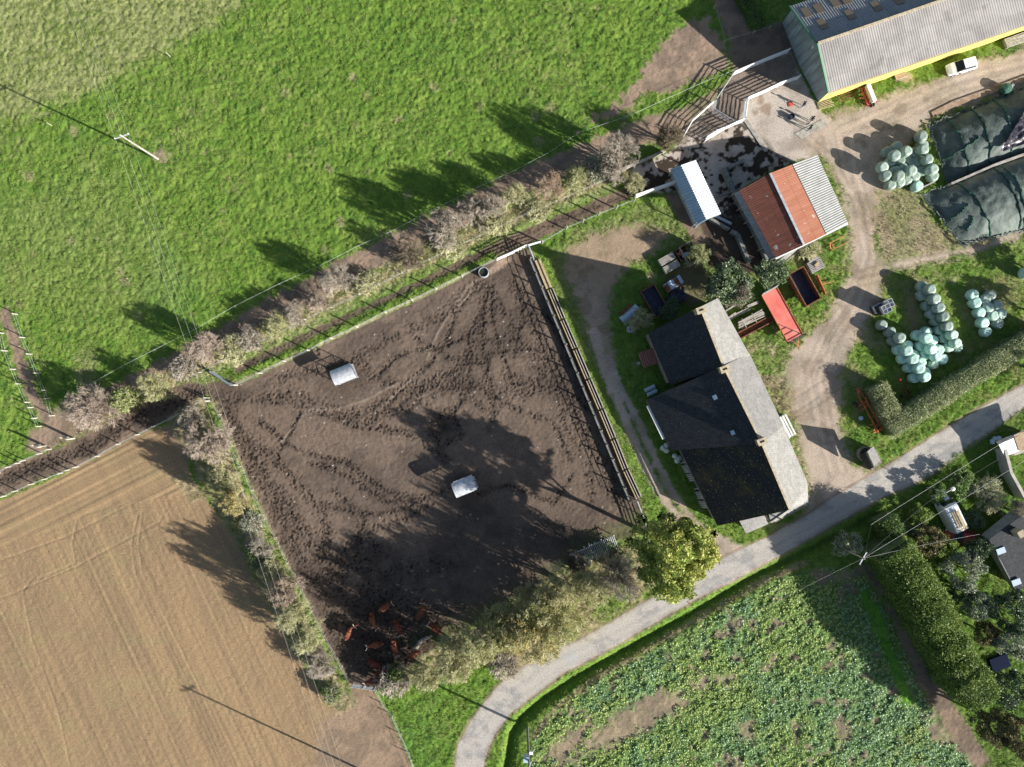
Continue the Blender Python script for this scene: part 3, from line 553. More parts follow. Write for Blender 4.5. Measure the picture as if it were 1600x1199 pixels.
# ---- long barn
def barn():
    ro=P(1400,100,0); ro.z=0
    t=thing('long_barn','long grey corrugated livestock barn with a yellow side wall and boarded end wall','barn',ro)
    fe0=P(1295,145,4.2); fe1=P(1760,-15,4.2); rf0=P(1278,68,7.1); rf1=P(1740,-92,7.1); re0=P(1234,10,4.2); re1=P(1699,-150,4.2)
    rb0=rf0+Vector((-.1,.4,-.5)); rb1=rf1+Vector((-.1,.4,-.5))
    m=MB(ro); m.corr(rf0,rf1,fe1,fe0,.33,.022); m.build('front_roof','fibre_cement',t,label='pale grey corrugated roof slope above the yellow wall')
    m=MB(ro); m.corr(rb0,rb1,re1,re0,.33,.022); m.build('rear_roof','fibre_old',t,label='rear roof slope with brown translucent panels')
    # walls set in from the eaves
    def w(p,z): return Vector((p.x,p.y,z))
    ax=(fe1-fe0).normalized(); ax.z=0; up=(re0-fe0); up.z=0; up.normalize()
    a=fe0+ax*.5+up*.25; b=fe1-ax*.5+up*.25; c=re1-ax*.5-up*.25; d=re0+ax*.5-up*.25
    m=MB(ro); m.prism([w(a,0),w(b,0),w(b,0)+up*.2,w(a,0)+up*.2],0,4.1); m.build('yellow_wall','yellow_wall',t)
    m=MB(ro); m.prism([w(d,0),w(c,0),w(c,0)-up*.2,w(d,0)-up*.2],0,4.1); m.build('rear_wall','old_concrete',t)
    rr=Vector((rf0.x,rf0.y,0))+ax*.5
    for k,(p,q) in enumerate(((a,rr),(rr,d))):
        zt=6.9
        m=MB(ro); A=w(p,0); B=w(q,0); z1=4.1 if k==0 else 6.9; z2=6.9 if k==0 else 4.1
        if k==1: z1=6.15
        L=(B-A).length; uvs=[(0,0),(L,0),(L,z2),(0,z1)]; q4=[A,B,w(B,z2),w(A,z1)]
        m.q(q4[::-1],uvs[::-1]); m.q([p_+ax*.15 for p_ in q4],uvs)
        m.build('end_wall','cladding_blue_grey',t,label='weathered blue-grey vertical boarding' if k==0 else None)
    for i in range(8):   # lean strips of darker cladding and loose boards on the end wall
        pass
    m=MB(ro); m.beam(rf0+Vector((-.08,0,.1)),fe0+Vector((-.08,0,.1)),.22,.16); m.beam(rb0+Vector((-.08,0,.1)),re0+Vector((-.08,0,.1)),.2,.16); m.build('verge_trim','green_trim',t)
    m=MB(ro); m.beam(rf0+Vector((0,0,.1)),rf1+Vector((0,0,.1)),.32,.09); m.build('ridge_cap','ridge_tile',t)
    m=MB(ro); m.beam(fe0+Vector((0,-.06,-.1)),fe1+Vector((0,-.06,-.1)),.1,.1); m.build('gutter','brick',t)
    nrm=(rb1-rb0).cross(re0-rb0).normalized(); nrm=nrm if nrm.z>0 else -nrm
    for k,(u,v) in enumerate(((.055,.22),(.035,.62),(.125,.16),(.075,.9),(.17,.72),(.2,.42),(.26,.8),(.3,.3),(.36,.75))):
        pass
    for u,v in ((1260,20),(1279,14),(1285,38),(1304,4),(1328,23),(1369,10),(1321,0),(1402,0)):
        o=P(u,v,5.4); 
        # drop onto the slope plane
        o.z = rb0.z - ((o-rb0).dot(nrm)-(o.z-rb0.z)*nrm.z)/nrm.z*1.0 if False else o.z
        tt=(rb0-camo.location).dot(nrm)/((o-camo.location).dot(nrm)); o=camo.location+(o-camo.location)*tt
        dn=(re0-rb0).normalized(); m=MB(ro); h=.5; q=[o-ax*h-dn*.85,o+ax*h-dn*.85,o+ax*h+dn*.85,o-ax*h+dn*.85]
        q=[p_+nrm*.09 for p_ in q]; m.slab(*q,t=.05); m.build('roof_light','skylight',t)
    m=MB(ro); m.box(P(1270,73,6.0),(.12,.35,.5),-.4); m.build('wall_vent','white_paint',t)
barn()
# ---- rust-roofed shed
def shed():
    ro=P(1230,330,0)
    t=thing('rusty_roof_shed','shed with dark rust, orange and pale corrugated roof strips beside the concrete yard','shed',ro)
    e0=P(1155,298,3.3); e1=P(1212,403,3.3); r0=P(1203,271,4.6); r1=P(1256,383,4.6); o0=P(1238,257,4.2); o1=P(1291,366,4.2); w0=P(1277,242,3.5); w1=P(1325,348,3.5)
    for a,b,c,d,nm,mt,lb in ((r0,r1,e1,e0,'roof','roof_rust_dark','dark rusty roof slope'),(r0,r1,o1,o0,'roof','roof_rust_orange','bright orange rusty roof strip'),(o0,o1,w1,w0,'roof','roof_grey_sheet','pale grey corrugated roof strip')):
        m=MB(ro)
        if nm=='roof' and mt=='roof_grey_sheet': m.corr(a+Vector((0,0,.06)),b+Vector((0,0,.06)),c,d,.32,.03)
        else: m.corr(a,b,c,d,.3,.008)
        m.build('roof',mt,t,label=lb)
    c=(e0+e1+w0+w1)/4
    def g(p,z,k=.93): q=c+(p-c)*k; return Vector((q.x,q.y,z))
    m=MB(ro); m.prism([g(e0,0),g(e1,0),g(w1,0),g(w0,0)],0,3.2); m.q([g(e1,3.2),g(r1,4.5),g(w1,3.4)]); m.q([g(e0,3.2),g(r0,4.5),g(w0,3.4)][::-1]); m.build('wall','cladding_blue_grey',t)
    m=MB(ro); m.beam(r0+Vector((0,0,.08)),r1+Vector((0,0,.08)),.3,.06); m.build('ridge_cap','galvanised',t)
    m=MB(ro); m.beam(e1+Vector((0,-.12,-.12)),w1+Vector((0,-.12,-.12)),.28,.2); m.build('gutter','white_paint',t)
    m=MB(ro); a=g(e1,0,1.0)+Vector((.6,-.9,0)); b=g(w1,0,1.0)+Vector((-2.6,-.2,0)); m.beam(a+Vector((0,0,1)),b+Vector((0,0,1)),.5,.12); m.beam(a+Vector((.2,-.6,.4)),b+Vector((.2,-.6,.4)),.1,.1); m.build('rail','grey_plank',t)
    # lean-to on the west side
    l0=P(1146,302,2.4); l1=P(1203,408,2.4); m=MB(ro); m.corr(e0+Vector((.1,0,-.25)),e1+Vector((.1,0,-.25)),l1,l0,.3,.03); m.build('lean_to_roof','fibre_old',t)
    for k in range(6): m=MB(ro); q=l0.lerp(l1,k/5); m.beam((q.x+.15,q.y,0),(q.x+.15,q.y,2.35),.12); m.build('post','wood_post',t)
shed()
roofmat('sheet_sky_tint',(.34,.48,.60),(.28,.40,.50),.8,rough=.5)  # white sheet in shade, its blue sky reflection put into the colour
def shelter():
    ro=P(1084,300,0); t=thing('sheet_metal_shelter','small open shelter with a new white corrugated roof by the concrete yard','shelter',ro)
    e0=P(1047,265,2.3); e1=P(1088,353,2.3); r0=P(1064,258,3.7); r1=P(1104,344,3.7); w0=P(1087,250,2.75); w1=P(1127,335,2.75)
    m=MB(ro); m.corr(r0,r1,e1,e0,.42,.06); m.build('roof','sheet_sky_tint',t,label='shaded side of the white corrugated roof')
    m=MB(ro); m.corr(r0,r1,w1,w0,.34,.035); m.build('roof','roof_white_sheet',t,label='sunlit side of the white corrugated roof')
    for p in (e0,e1,w0,w1):
        m=MB(ro); q=p.lerp((e0+w1)/2,.08); m.beam((q.x,q.y,0),(q.x,q.y,2.7),.12); m.build('post','galvanised',t)
    m=MB(ro); a=e0.lerp(w0,.1); b=e1.lerp(w1,.1); m.prism([(a.x,a.y),(b.x,b.y),(b.x+.1,b.y),(a.x+.1,a.y)],0,1.2); m.build('side_panel','galvanised',t)
shelter()
# ---- long farmhouse in three steps
def house():
    ro=P(1130,640,0); t=thing('long_farmhouse','long stone farmhouse with three stepped slate roofs, dark on the shaded side','house',ro)
    secs=[ # ridge z, left eave z, right eave z, pts: ridge n, ridge s, left n, left s, right n, right s
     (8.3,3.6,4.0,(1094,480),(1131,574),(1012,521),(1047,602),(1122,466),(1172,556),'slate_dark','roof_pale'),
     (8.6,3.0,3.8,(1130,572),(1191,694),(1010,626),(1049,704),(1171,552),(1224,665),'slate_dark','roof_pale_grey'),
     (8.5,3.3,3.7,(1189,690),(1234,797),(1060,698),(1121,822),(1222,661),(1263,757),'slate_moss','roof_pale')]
    for rz_,lz,rz2,a,b,c,d,e,f,m1,m2 in secs:
        r0,r1=P(*a,rz_),P(*b,rz_); l0,l1=P(*c,lz),P(*d,lz); e0,e1=P(*e,rz2),P(*f,rz2)
        m=MB(ro); m.slab(r0,r1,l1,l0,.18); m.build('roof',m1,t,label='shaded dark slate slope'+(' with yellow moss' if m1=='slate_moss' else ''))  # slate coloured darker for the slope facing away from the sun
        m=MB(ro); m.slab(r0,r1,e1,e0,.18); m.build('roof',m2,t,label='sunlit pale roof slope')  # sun-facing slope of the same roof, sunlight put into a paler colour
        m=MB(ro); m.beam(r0+Vector((0,0,.05)),r1+Vector((0,0,.05)),.26,.14); m.build('ridge','ridge_tile',t)
        cc=(l0+l1+e0+e1)/4
        def g(p,z,k=.95): q=cc+(p-cc)*k; return Vector((q.x,q.y,z))
        m=MB(ro); m.prism([g(l0,0),g(l1,0),g(e1,0),g(e0,0)],0,min(lz,rz2)-.15)
        m.q([g(l1,lz-.2),g(r1,rz_-.5,.99),g(e1,rz2-.2)]); m.q([g(l1,lz-.2),g(r1,rz_-.5,.99),g(e1,rz2-.2)][::-1])
        m.q([g(l0,lz-.2),g(r0,rz_-.5,.97),g(e0,rz2-.2)]); m.q([g(l0,lz-.2),g(r0,rz_-.5,.97),g(e0,rz2-.2)][::-1]); m.build('wall','stone',t)
    for (u,v) in ((1095,485),(1132,577),(1190,690)):
        z=9.0; c=P(u,v,z); m=MB(ro); m.box((c.x,c.y,7.9),(1.15,.75,2.6),R(20)); ch=m.build('chimney','chim',t)
        m=MB(ro); m.box((c.x,c.y,9.24),(1.25,.85,.14),R(20)); m.build('chimney_cap','ridge_tile',ch)
        m=MB(ro); m.box((c.x,c.y,9.33),(.55,.2,.04),R(20)); m.build('flue','black_void',ch)
    for (u,v,z) in ((1117,621,6.2),(1145,676,6.4)):   # two little roof windows
        c=P(u,v,z); A=P(1191,694,8.6); B=P(1130,572,8.6); Cc=P(1010,626,3.0); nn=(A-B).cross(Cc-B).normalized(); nn=nn if nn.z>0 else -nn
        tt=(B-camo.location).dot(nn)/((c-camo.location).dot(nn)); c=camo.location+(c-camo.location)*tt
        ax=(A-B).normalized(); dn=(Cc-B).normalized(); m=MB(ro); m.slab(*[c+nn*.1+ax*i*.3+dn*j*.25 for i,j in ((-1,-1),(1,-1),(1,1),(-1,1))],t=.08); m.build('roof_window','blue_panel',t)
    m=MB(ro); m.beam(P(1012,634,2.7),P(1037,686,2.7),.4,.25); m.build('eaves_board','white_paint',t)
    # low wing at the southern end
    a,b,c,d=P(1236,794,3.6),P(1262,758,3.6),P(1263,786,2.2),P(1201,818,2.2)
    m=MB(ro); m.q([a,b,c,d]); m.q([p-Vector((0,0,.12)) for p in (a,b,c,d)][::-1]); m.slab(P(1201,803,2.7),P(1236,794,3.4),P(1263,786,2.2),P(1205,818,2.1)); m.build('low_roof','roof_pale',t)
    m=MB(ro); m.prism([P(1200,804),P(1255,770),P(1258,783),P(1203,812)],0,2.1); m.build('wing_wall','stone',t)
    m=MB(ro); m.slab(P(1154,812,2.7),P(1190,803,2.7),P(1201,819,2.2),P(1166,834,2.2)); m.build('porch_roof','roof_pale',t)
    m=MB(ro); m.prism([P(1155,808),P(1188,799),P(1194,808),P(1163,824)],0,2.1); m.build('porch_wall','render_wall',t)
    # gutter posts and stacked boards along the west wall
    m=MB(ro)
    for a,b,z in (((1062,712),(1082,745),2.4),((1085,750),(1120,815),2.4)): m.beam(P(*a,z),P(*b,z),.12)
    m.build('gutter','zinc',t)
house()
def boxy(name,label,cat,u,v,L_,Wd,h,rz,material,extra=None,z=0,group=None,part='body'):
    t=thing(name,label,cat,P(u,v,z),rz,group); m=MB(); 
    m.box((0,0,h/2),(L_,Wd,h)); m.build(part,material,t); return t
AX=math.atan2(.898,-.44)*0+R(-63.9)   # long axis of the farmhouse
A2=R(26)                               # across it
# boards leaning on the house, west side
for k,(u,v) in enumerate(((1071,731),(1078,744),(1092,772),(1097,786))):
    t=thing('stacked_boards','weathered boards leaning on the house wall, '+('nearest the middle step','just below the step','beside the lower gutter','lowest along the wall')[k],'boards',P(u,v),AX,'boards leaning along the west wall of the farmhouse')
    m=MB()
    for i in range(4): m.beam((-.9,-.35+i*.12,.05),(-.9+random.uniform(-.1,.1),.25+i*.05,1.4),.14,.04); m.beam((-.4+i*.3,-.4,.05),(-.35+i*.3,.2,1.5),.22,.04)
    m.build('board','grey_plank',t)
# ---- silage clamps
def drape(name, label, pts_a, pts_b, hmax, material, ro, parent, nu=90, nv=34, wr=.05, seed=3, hn=None):
    """long mound between two ground polylines (pixel ends); heights follow a rounded section"""
    A0,A1=P(*pts_a[0]),P(*pts_a[1]); B0,B1=P(*pts_b[0]),P(*pts_b[1]); r=np.random.default_rng(seed)
    f=np.linspace(0,1,nu); g=np.linspace(0,1,nv); F,G=np.meshgrid(f,g)
    PX=(A0.x*(1-F)+A1.x*F)*(1-G)+(B0.x*(1-F)+B1.x*F)*G; PY=(A0.y*(1-F)+A1.y*F)*(1-G)+(B0.y*(1-F)+B1.y*F)*G
    z=(1-np.abs(2*G-1)**2.6)*hmax*(1-np.exp(-F*9))
    z+= (vn(PX*1.1+90,PY*1.1+90,seed)-.5)*.22*(z>.3)+(vn(PX*3.1+90,PY*2.2+90,seed+1)-.5)*wr*2+(vn((PX*.42+PY*.9)*4+190,(PX*.9-PY*.42)*.5+90,seed+2)-.5)*wr*1.6
    z=np.maximum(z,.03)
    nx_=A1-A0
    Vv=np.stack([PX-ro.x,PY-ro.y,z],-1).reshape(-1,3); id_=np.arange(nu*nv).reshape(nv,nu)
    Fc=np.stack([id_[:-1,:-1],id_[1:,:-1],id_[1:,1:],id_[:-1,1:]],-1).reshape(-1,4)
    o=npmesh(name,Vv,Fc,material,parent,smooth=True); return o,PX,PY,z
mat('net_green',(.065,.085,.075),.65,(.125,.16,.14),.8,lo=.35,hi=.65,bump=.6,bscale=3,stretch=(1,1,1))
mat('black_film',(.035,.03,.04),.28,(.09,.08,.09),2.0,bump=.8,bscale=3,spec=.6)
mat('rope_green',(.03,.11,.075),.8,(.02,.04,.03),3.0); mat('sandbag',(.06,.17,.12),.8,(.03,.07,.05),2.5)
def clamp(label,ends_a,ends_b,h,straps,seed,film=None):
    ro=P((ends_a[0][0]+ends_b[1][0])/2,(ends_a[0][1]+ends_b[1][1])/2,0)
    t=thing('silage_clamp',label,'silage clamp',ro,0,'covered silage clamps')
    o,PX,PY,Z=drape('cover','',ends_a,ends_b,h,'net_green',ro,t,seed=seed)
    for k,fu in enumerate(straps):
        if isinstance(fu,tuple): path=fu
        else: path=((fu,0.02),(fu+.015,.3),(fu+.02,.6),(fu+.035,.98))
        m=MB(ro); pts=[]
        for i in range(29):
            s=i/28*(len(path)-1); a=int(min(s,len(path)-2)); q=s-a; x=path[a][0]*(1-q)+path[a+1][0]*q; y=path[a][1]*(1-q)+path[a+1][1]*q
            ix=min(int(x*89),89); iy=min(int(y*33),33); pts.append(Vector((PX[iy,ix]+random.uniform(-.06,.06),PY[iy,ix]+random.uniform(-.06,.06),Z[iy,ix]+.07)))
        for i,(a,b) in enumerate(zip(pts,pts[1:])): m.tube(a,b,random.uniform(.08,.15),random.uniform(.07,.14),5)
        m.build('sandbag_row' if k%2==0 else 'tie_rope','sandbag' if k%2==0 else 'rope_green',t)
    m=MB(ro)   # crumpled edge of the cover
    for (a,b) in ((ends_a[0],ends_a[1]),(ends_b[0],ends_b[1]),(ends_a[0],ends_b[0])):
        a=P(*a,.25); b=P(*b,.25); n_=int((b-a).length/.35)
        for i in range(n_):
            p=a.lerp(b,i/n_)+Vector((random.uniform(-.25,.25),random.uniform(-.25,.25),random.uniform(0,.25))); q=a.lerp(b,(i+1.6)/n_)+Vector((random.uniform(-.3,.3),random.uniform(-.3,.3),random.uniform(-.1,.3)))
            m.tube(p,q,random.uniform(.05,.13),random.uniform(.04,.1),5)
    m.build('cover_edge','net_green',t)
    if film:
        drape('film','',film[0],film[1],film[2],'black_film',ro,t,nu=60,nv=40,wr=.22,seed=9)
        
clamp('upper silage clamp under dark green netting with a black film opening at its right end',((1450,196),(1690,100)),((1480,289),(1690,212)),2.0,[.12,.27,.42,((.02,.62),(.1,.6),(.2,.55),(.24,.5))],4,film=None)
clamp('lower silage clamp under grey-green netting with paired rope lines',((1440,305),(1700,200)),((1502,384),(1700,335)),2.1,[.2,.42,.46,((.03,.55),(.1,.5),(.16,.42)),((.08,.8),(.12,.72),(.15,.62)),.75],6)
def film():
    ro=P(1585,185,0); t=thing('plastic_sheet','crumpled black plastic sheet lying across the upper silage clamp','plastic sheet',ro)
    pts=[(1552,240),(1566,215),(1590,190),(1598,165),(1640,150),(1700,150),(1690,205),(1640,225),(1580,245)]
    c=P(1610,200,2.15); n=46; r=np.random.default_rng(5)
    V_=[];F_=[]
    A=[P(1553,243,1.35),P(1600,168,1.6)]; B=[P(1700,190,1.4),P(1700,130,1.8)]
    f=np.linspace(0,1,60); g=np.linspace(0,1,40); Fq,Gq=np.meshgrid(f,g)
    X=(A[0].x*(1-Gq)+A[1].x*Gq)*(1-Fq)+(B[0].x*(1-Gq)+B[1].x*Gq)*Fq; Y=(A[0].y*(1-Gq)+A[1].y*Gq)*(1-Fq)+(B[0].y*(1-Gq)+B[1].y*Gq)*Fq
    Z=2.28+np.sin(Gq*math.pi)*.1+(vn(X*1.6+60,Y*1.6+60,77)-.5)*.3+np.abs(vn((X+Y)*2.2+60,(X-Y)*.8+160,78)-.5)*.5-(Gq<.12)*.15
    id_=np.arange(2400).reshape(40,60); Fc=np.stack([id_[:-1,:-1],id_[:-1,1:],id_[1:,1:],id_[1:,:-1]],-1).reshape(-1,4)
    npmesh('sheet',np.stack([X-ro.x,Y-ro.y,Z],-1).reshape(-1,3),Fc,'black_film',t,smooth=False)
film()
def wall(name,label,cat,pts,w,h,material,group=None,z0=0,cap=None):
    a=P(*pts[0]); ro=Vector((a.x,a.y,0)); t=thing(name,label,cat,ro,0,group); m=MB(ro)
    for p,q in zip(pts,pts[1:]): A_=P(*p); B_=P(*q); m.beam((A_.x,A_.y,z0+h/2),(B_.x,B_.y,z0+h/2),w,h)
    m.build('wall',material,t)
    if cap:
        m=MB(ro)
        for p,q in zip(pts,pts[1:]): A_=P(*p); B_=P(*q); m.beam((A_.x,A_.y,z0+h+.03),(B_.x,B_.y,z0+h+.03),w+.1,.06)
        m.build('coping',cap,t)
    return t
wall('clamp_wall','long concrete wall between the two silage clamps','wall',[(1476,292),(1545,262),(1640,228),(1700,206)],.3,1.6,'concrete')
wall('stone_kerb','low pink stone kerb along the upper silage clamp','kerb',[(1456,180),(1490,163),(1520,152),(1550,142),(1640,108)],.8,.16,'kerb_pink')
t=thing('concrete_apron','pale concrete strip at the foot of the lower silage clamp','concrete strip',P(1570,356)); m=MB(P(1570,356)); m.prism([P(1531,366),P(1700,318),P(1700,328),P(1534,375)],0,.14); m.build('slab','concrete',t)
def yardwall(pts,lab,w=.35,h=1.0,mt='old_concrete'): wall('yard_wall',lab,'wall',pts,w,h,mt,'low walls of the cattle yard')
yardwall([(1128,266),(1148,312)],'low concrete wall running down toward the rust-roofed shed',.55)
yardwall([(1135,265),(1160,253)],'short low wall branching right inside the cattle yard',.4)
yardwall([(1148,312),(1180,372),(1195,408)],'long low wall beside the lean-to of the rust-roofed shed',.35,1.1)
yardwall([(1116,310),(1146,300)],'thin rail wall joining the white shelter to the yard wall',.15,.9)
yardwall([(1108,344),(1137,360)],'low wall just below the white shelter',.35,.9)
yardwall([(1112,338),(1140,352)],'second low wall below the white shelter, nearer the yard',.35,.9,'zinc')
yardwall([(1140,363),(1150,368),(1168,412)],'low wall bending down beside the dark hollow',.5,.9)
yardwall([(971,267),(1038,238)],'pale beam wall at the top left of the cattle yard',.3,.8,'concrete')
yardwall([(991,309),(1052,288)],'white boarded wall left of the white shelter',.3,1.3,'white_paint')
yardwall([(1163,186),(1197,236)],'white kerb slab leading down from the pen corner',.55,.12,'concrete')
t=thing('concrete_slab','broken pale concrete slab between the yard and the gravel track','slab',P(1265,200)); m=MB(P(1265,200)); m.prism([P(1241,209),P(1284,187),P(1294,195),P(1252,217)],0,.045); m.build('slab','concrete',t)
# ---- wrapped bales
mat('wrap_grey',(.25,.33,.27),.42,(.33,.41,.34),2.5,bump=.7,bscale=3,spec=.45)
mat('wrap_mint',(.40,.62,.52),.4,(.50,.70,.60),2.5,bump=.7,bscale=3,spec=.45)
mat('wrap_sage',(.33,.47,.37),.42,(.40,.55,.44),2.5,bump=.7,bscale=3,spec=.45)
for w_ in ('wrap_grey','wrap_mint','wrap_sage'):
    n=M[w_].node_tree.nodes; L=M[w_].node_tree.links; bs=n['Principled BSDF']; src=bs.inputs['Base Color'].links[0].from_socket
    oi=n.new('ShaderNodeObjectInfo'); mr=n.new('ShaderNodeMapRange'); mr.inputs[3].default_value=.78; mr.inputs[4].default_value=1.12; L.new(oi.outputs['Random'],mr.inputs[0])
    tc=n.new('ShaderNodeTexCoord'); wv=n.new('ShaderNodeTexNoise'); wv.inputs['Scale'].default_value=1.6; wv.inputs['Detail'].default_value=5; wv.inputs['Distortion'].default_value=2.5; L.new(tc.outputs['Object'],wv.inputs['Vector'])
    m3=n.new('ShaderNodeMapRange'); m3.inputs[1].default_value=.55; m3.inputs[2].default_value=.7; m3.inputs[3].default_value=1; m3.inputs[4].default_value=.68; L.new(wv.outputs[0],m3.inputs[0])
    mm_=n.new('ShaderNodeMath'); mm_.operation='MULTIPLY'; L.new(mr.outputs[0],mm_.inputs[0]); L.new(m3.outputs[0],mm_.inputs[1])
    vmm=n.new('ShaderNodeVectorMath'); vmm.operation='SCALE'; L.new(src,vmm.inputs[0]); L.new(mm_.outputs[0],vmm.inputs['Scale']); L.new(vmm.outputs[0],bs.inputs['Base Color'])
def bale_mesh(name,mt):
    m=MB(); n=22; prof=[(.05,1.2),(.35,1.24),(.66,1.23),(.75,1.15),(.82,.98),(.85,.75),(.86,.5),(.82,.25),(.72,.06),(.5,0),(.05,0)]
    m.lathe([(r*.9,z) for r,z in prof[::-1]],n=n,jit=.025); o=m.build(name,mt,None,smooth=True)
    co=np.zeros(len(o.data.vertices)*3); o.data.vertices.foreach_get('co',co); co=co.reshape(-1,3); r=np.random.default_rng(len(mt)); a=np.arctan2(co[:,1],co[:,0])
    k=1+.035*np.sin(a*3+1)+.025*np.sin(a*7+co[:,2]*3); co[:,0]*=k; co[:,1]*=k; o.data.vertices.foreach_set('co',co.ravel()); me=o.data; bpy.data.objects.remove(o); return me
BM={k:bale_mesh('wrapped_bale',w) for k,w in (('g','wrap_grey'),('m','wrap_mint'),('s','wrap_sage'))}
def bales(lst,where,group):
    cnt={}
    lst=[(*b,) for b in lst]; order=sorted(lst,key=lambda b:(b[2],b[1],b[0])); names={}
    tiers={0:'ground tier',1:'upper tier'}; cn={'g':'grey-green','m':'pale mint','s':'sage-green'}
    ords=['first','second','third','fourth','fifth','sixth','seventh','eighth','ninth','tenth','eleventh','twelfth','thirteenth','fourteenth','fifteenth','sixteenth','seventeenth','eighteenth','nineteenth','twentieth','last']
    for b in order:
        k=(b[2],b[3]); cnt[k]=cnt.get(k,0)+1; i=cnt[k]-1
        z=.02+b[2]*1.16; p=P(b[0],b[1],z+.9)
        o=bpy.data.objects.new('wrapped_bale',BM[b[3]]); sc.collection.objects.link(o); o.location=(p.x,p.y,z)
        tl=random.uniform(-.13,.13); o.rotation_euler=(tl+(.0),random.uniform(-.13,.13),random.uniform(0,6)); s_=random.uniform(.96,1.04); o.scale=(s_,s_,random.uniform(.92,1.05))
        lab='%s %s bale from the top, %s of %s'%(ords[i],cn[b[3]],tiers[b[2]],where)
        tag(o,lab,'hay bale',group)
bales([(1441,447,0,'g'),(1442,462,0,'g'),(1449,477,0,'g'),(1456,490,0,'g'),(1463,502,0,'g'),(1468,516,0,'s'),(1475,528,0,'s'),(1482,543,0,'s'),(1454,452,1,'g'),(1460,467,1,'g'),(1468,481,1,'g'),(1475,495,1,'g'),(1481,509,1,'g'),(1488,523,1,'s'),(1493,536,1,'s'),(1497,542,0,'s')],'the long double row','bales in the long double row')
bales([(1378,508,0,'g'),(1390,519,0,'g'),(1396,532,0,'g'),(1407,529,1,'g'),(1404,546,0,'m'),(1419,541,0,'m'),(1418,548,1,'m'),(1411,561,0,'m'),(1429,554,0,'m'),(1427,562,1,'m'),(1420,575,0,'m'),(1438,567,0,'m'),(1437,575,1,'m'),(1429,590,0,'m'),(1446,582,0,'m'),(1445,589,1,'m')],'the row beside the gravel track','bales in the row beside the gravel track')
bales([(1433,524,0,'m'),(1447,518,0,'m'),(1448,528,1,'m'),(1440,540,0,'m'),(1457,532,0,'m'),(1455,545,1,'m'),(1466,546,0,'m'),(1446,554,0,'m'),(1463,557,1,'m'),(1472,561,0,'m'),(1457,569,0,'s')],'the short middle stack','bales in the short middle stack')
bales([(1520,460,0,'m'),(1549,461,0,'g'),(1539,469,0,'g'),(1525,474,0,'m'),(1558,477,0,'g'),(1544,482,0,'s'),(1531,488,0,'m'),(1564,490,0,'s'),(1551,494,0,'s'),(1536,503,0,'m'),(1559,505,0,'g'),(1541,518,0,'m')],'the loose right-hand cluster','bales in the loose right-hand cluster')
bales([(1440,214,1,'g'),(1442,234,1,'g'),(1441,227,0,'g'),(1450,250,1,'g'),(1457,265,1,'g'),(1458,275,0,'g'),(1429,238,0,'g'),(1435,253,0,'g'),(1442,266,0,'g'),(1401,230,0,'g'),(1386,238,0,'g'),(1399,242,1,'g'),(1415,237,1,'g'),(1417,247,0,'g'),(1391,253,0,'g'),(1406,252,0,'g'),(1379,260,1,'g'),(1411,263,0,'g'),(1422,255,0,'g'),(1424,266,1,'g'),(1398,267,0,'g'),(1385,274,1,'g'),(1405,274,1,'g'),(1417,281,0,'g'),(1429,275,0,'g'),(1406,284,0,'g'),(1391,288,0,'g'),(1433,291,0,'m'),(1440,213,0,'g')],'the stack by the upper clamp','bales stacked beside the upper silage clamp')
tag(o:=bpy.data.objects.new('wrapped_bale',BM['m']),'mint wrapped bale alone at the right edge under the shadow','hay bale','bales in the loose right-hand cluster'); sc.collection.objects.link(o); o.location=P(1603,427,.9); o.location.z=.02
# bench-like wooden frame beside the bale stack
t=thing('open_crate','pale wooden box frame tucked beside the bale stack','crate',P(1444,282),R(25)); m=MB(); 
for p in (((-1,-.8,.3),(1,-.8,.3)),((-1,.8,.3),(1,.8,.3)),((-1,-.8,.3),(-1,.8,.3)),((1,-.8,.3),(1,.8,.3))): m.beam(*p,.16,.6)
m.build('frame','grey_plank',t)
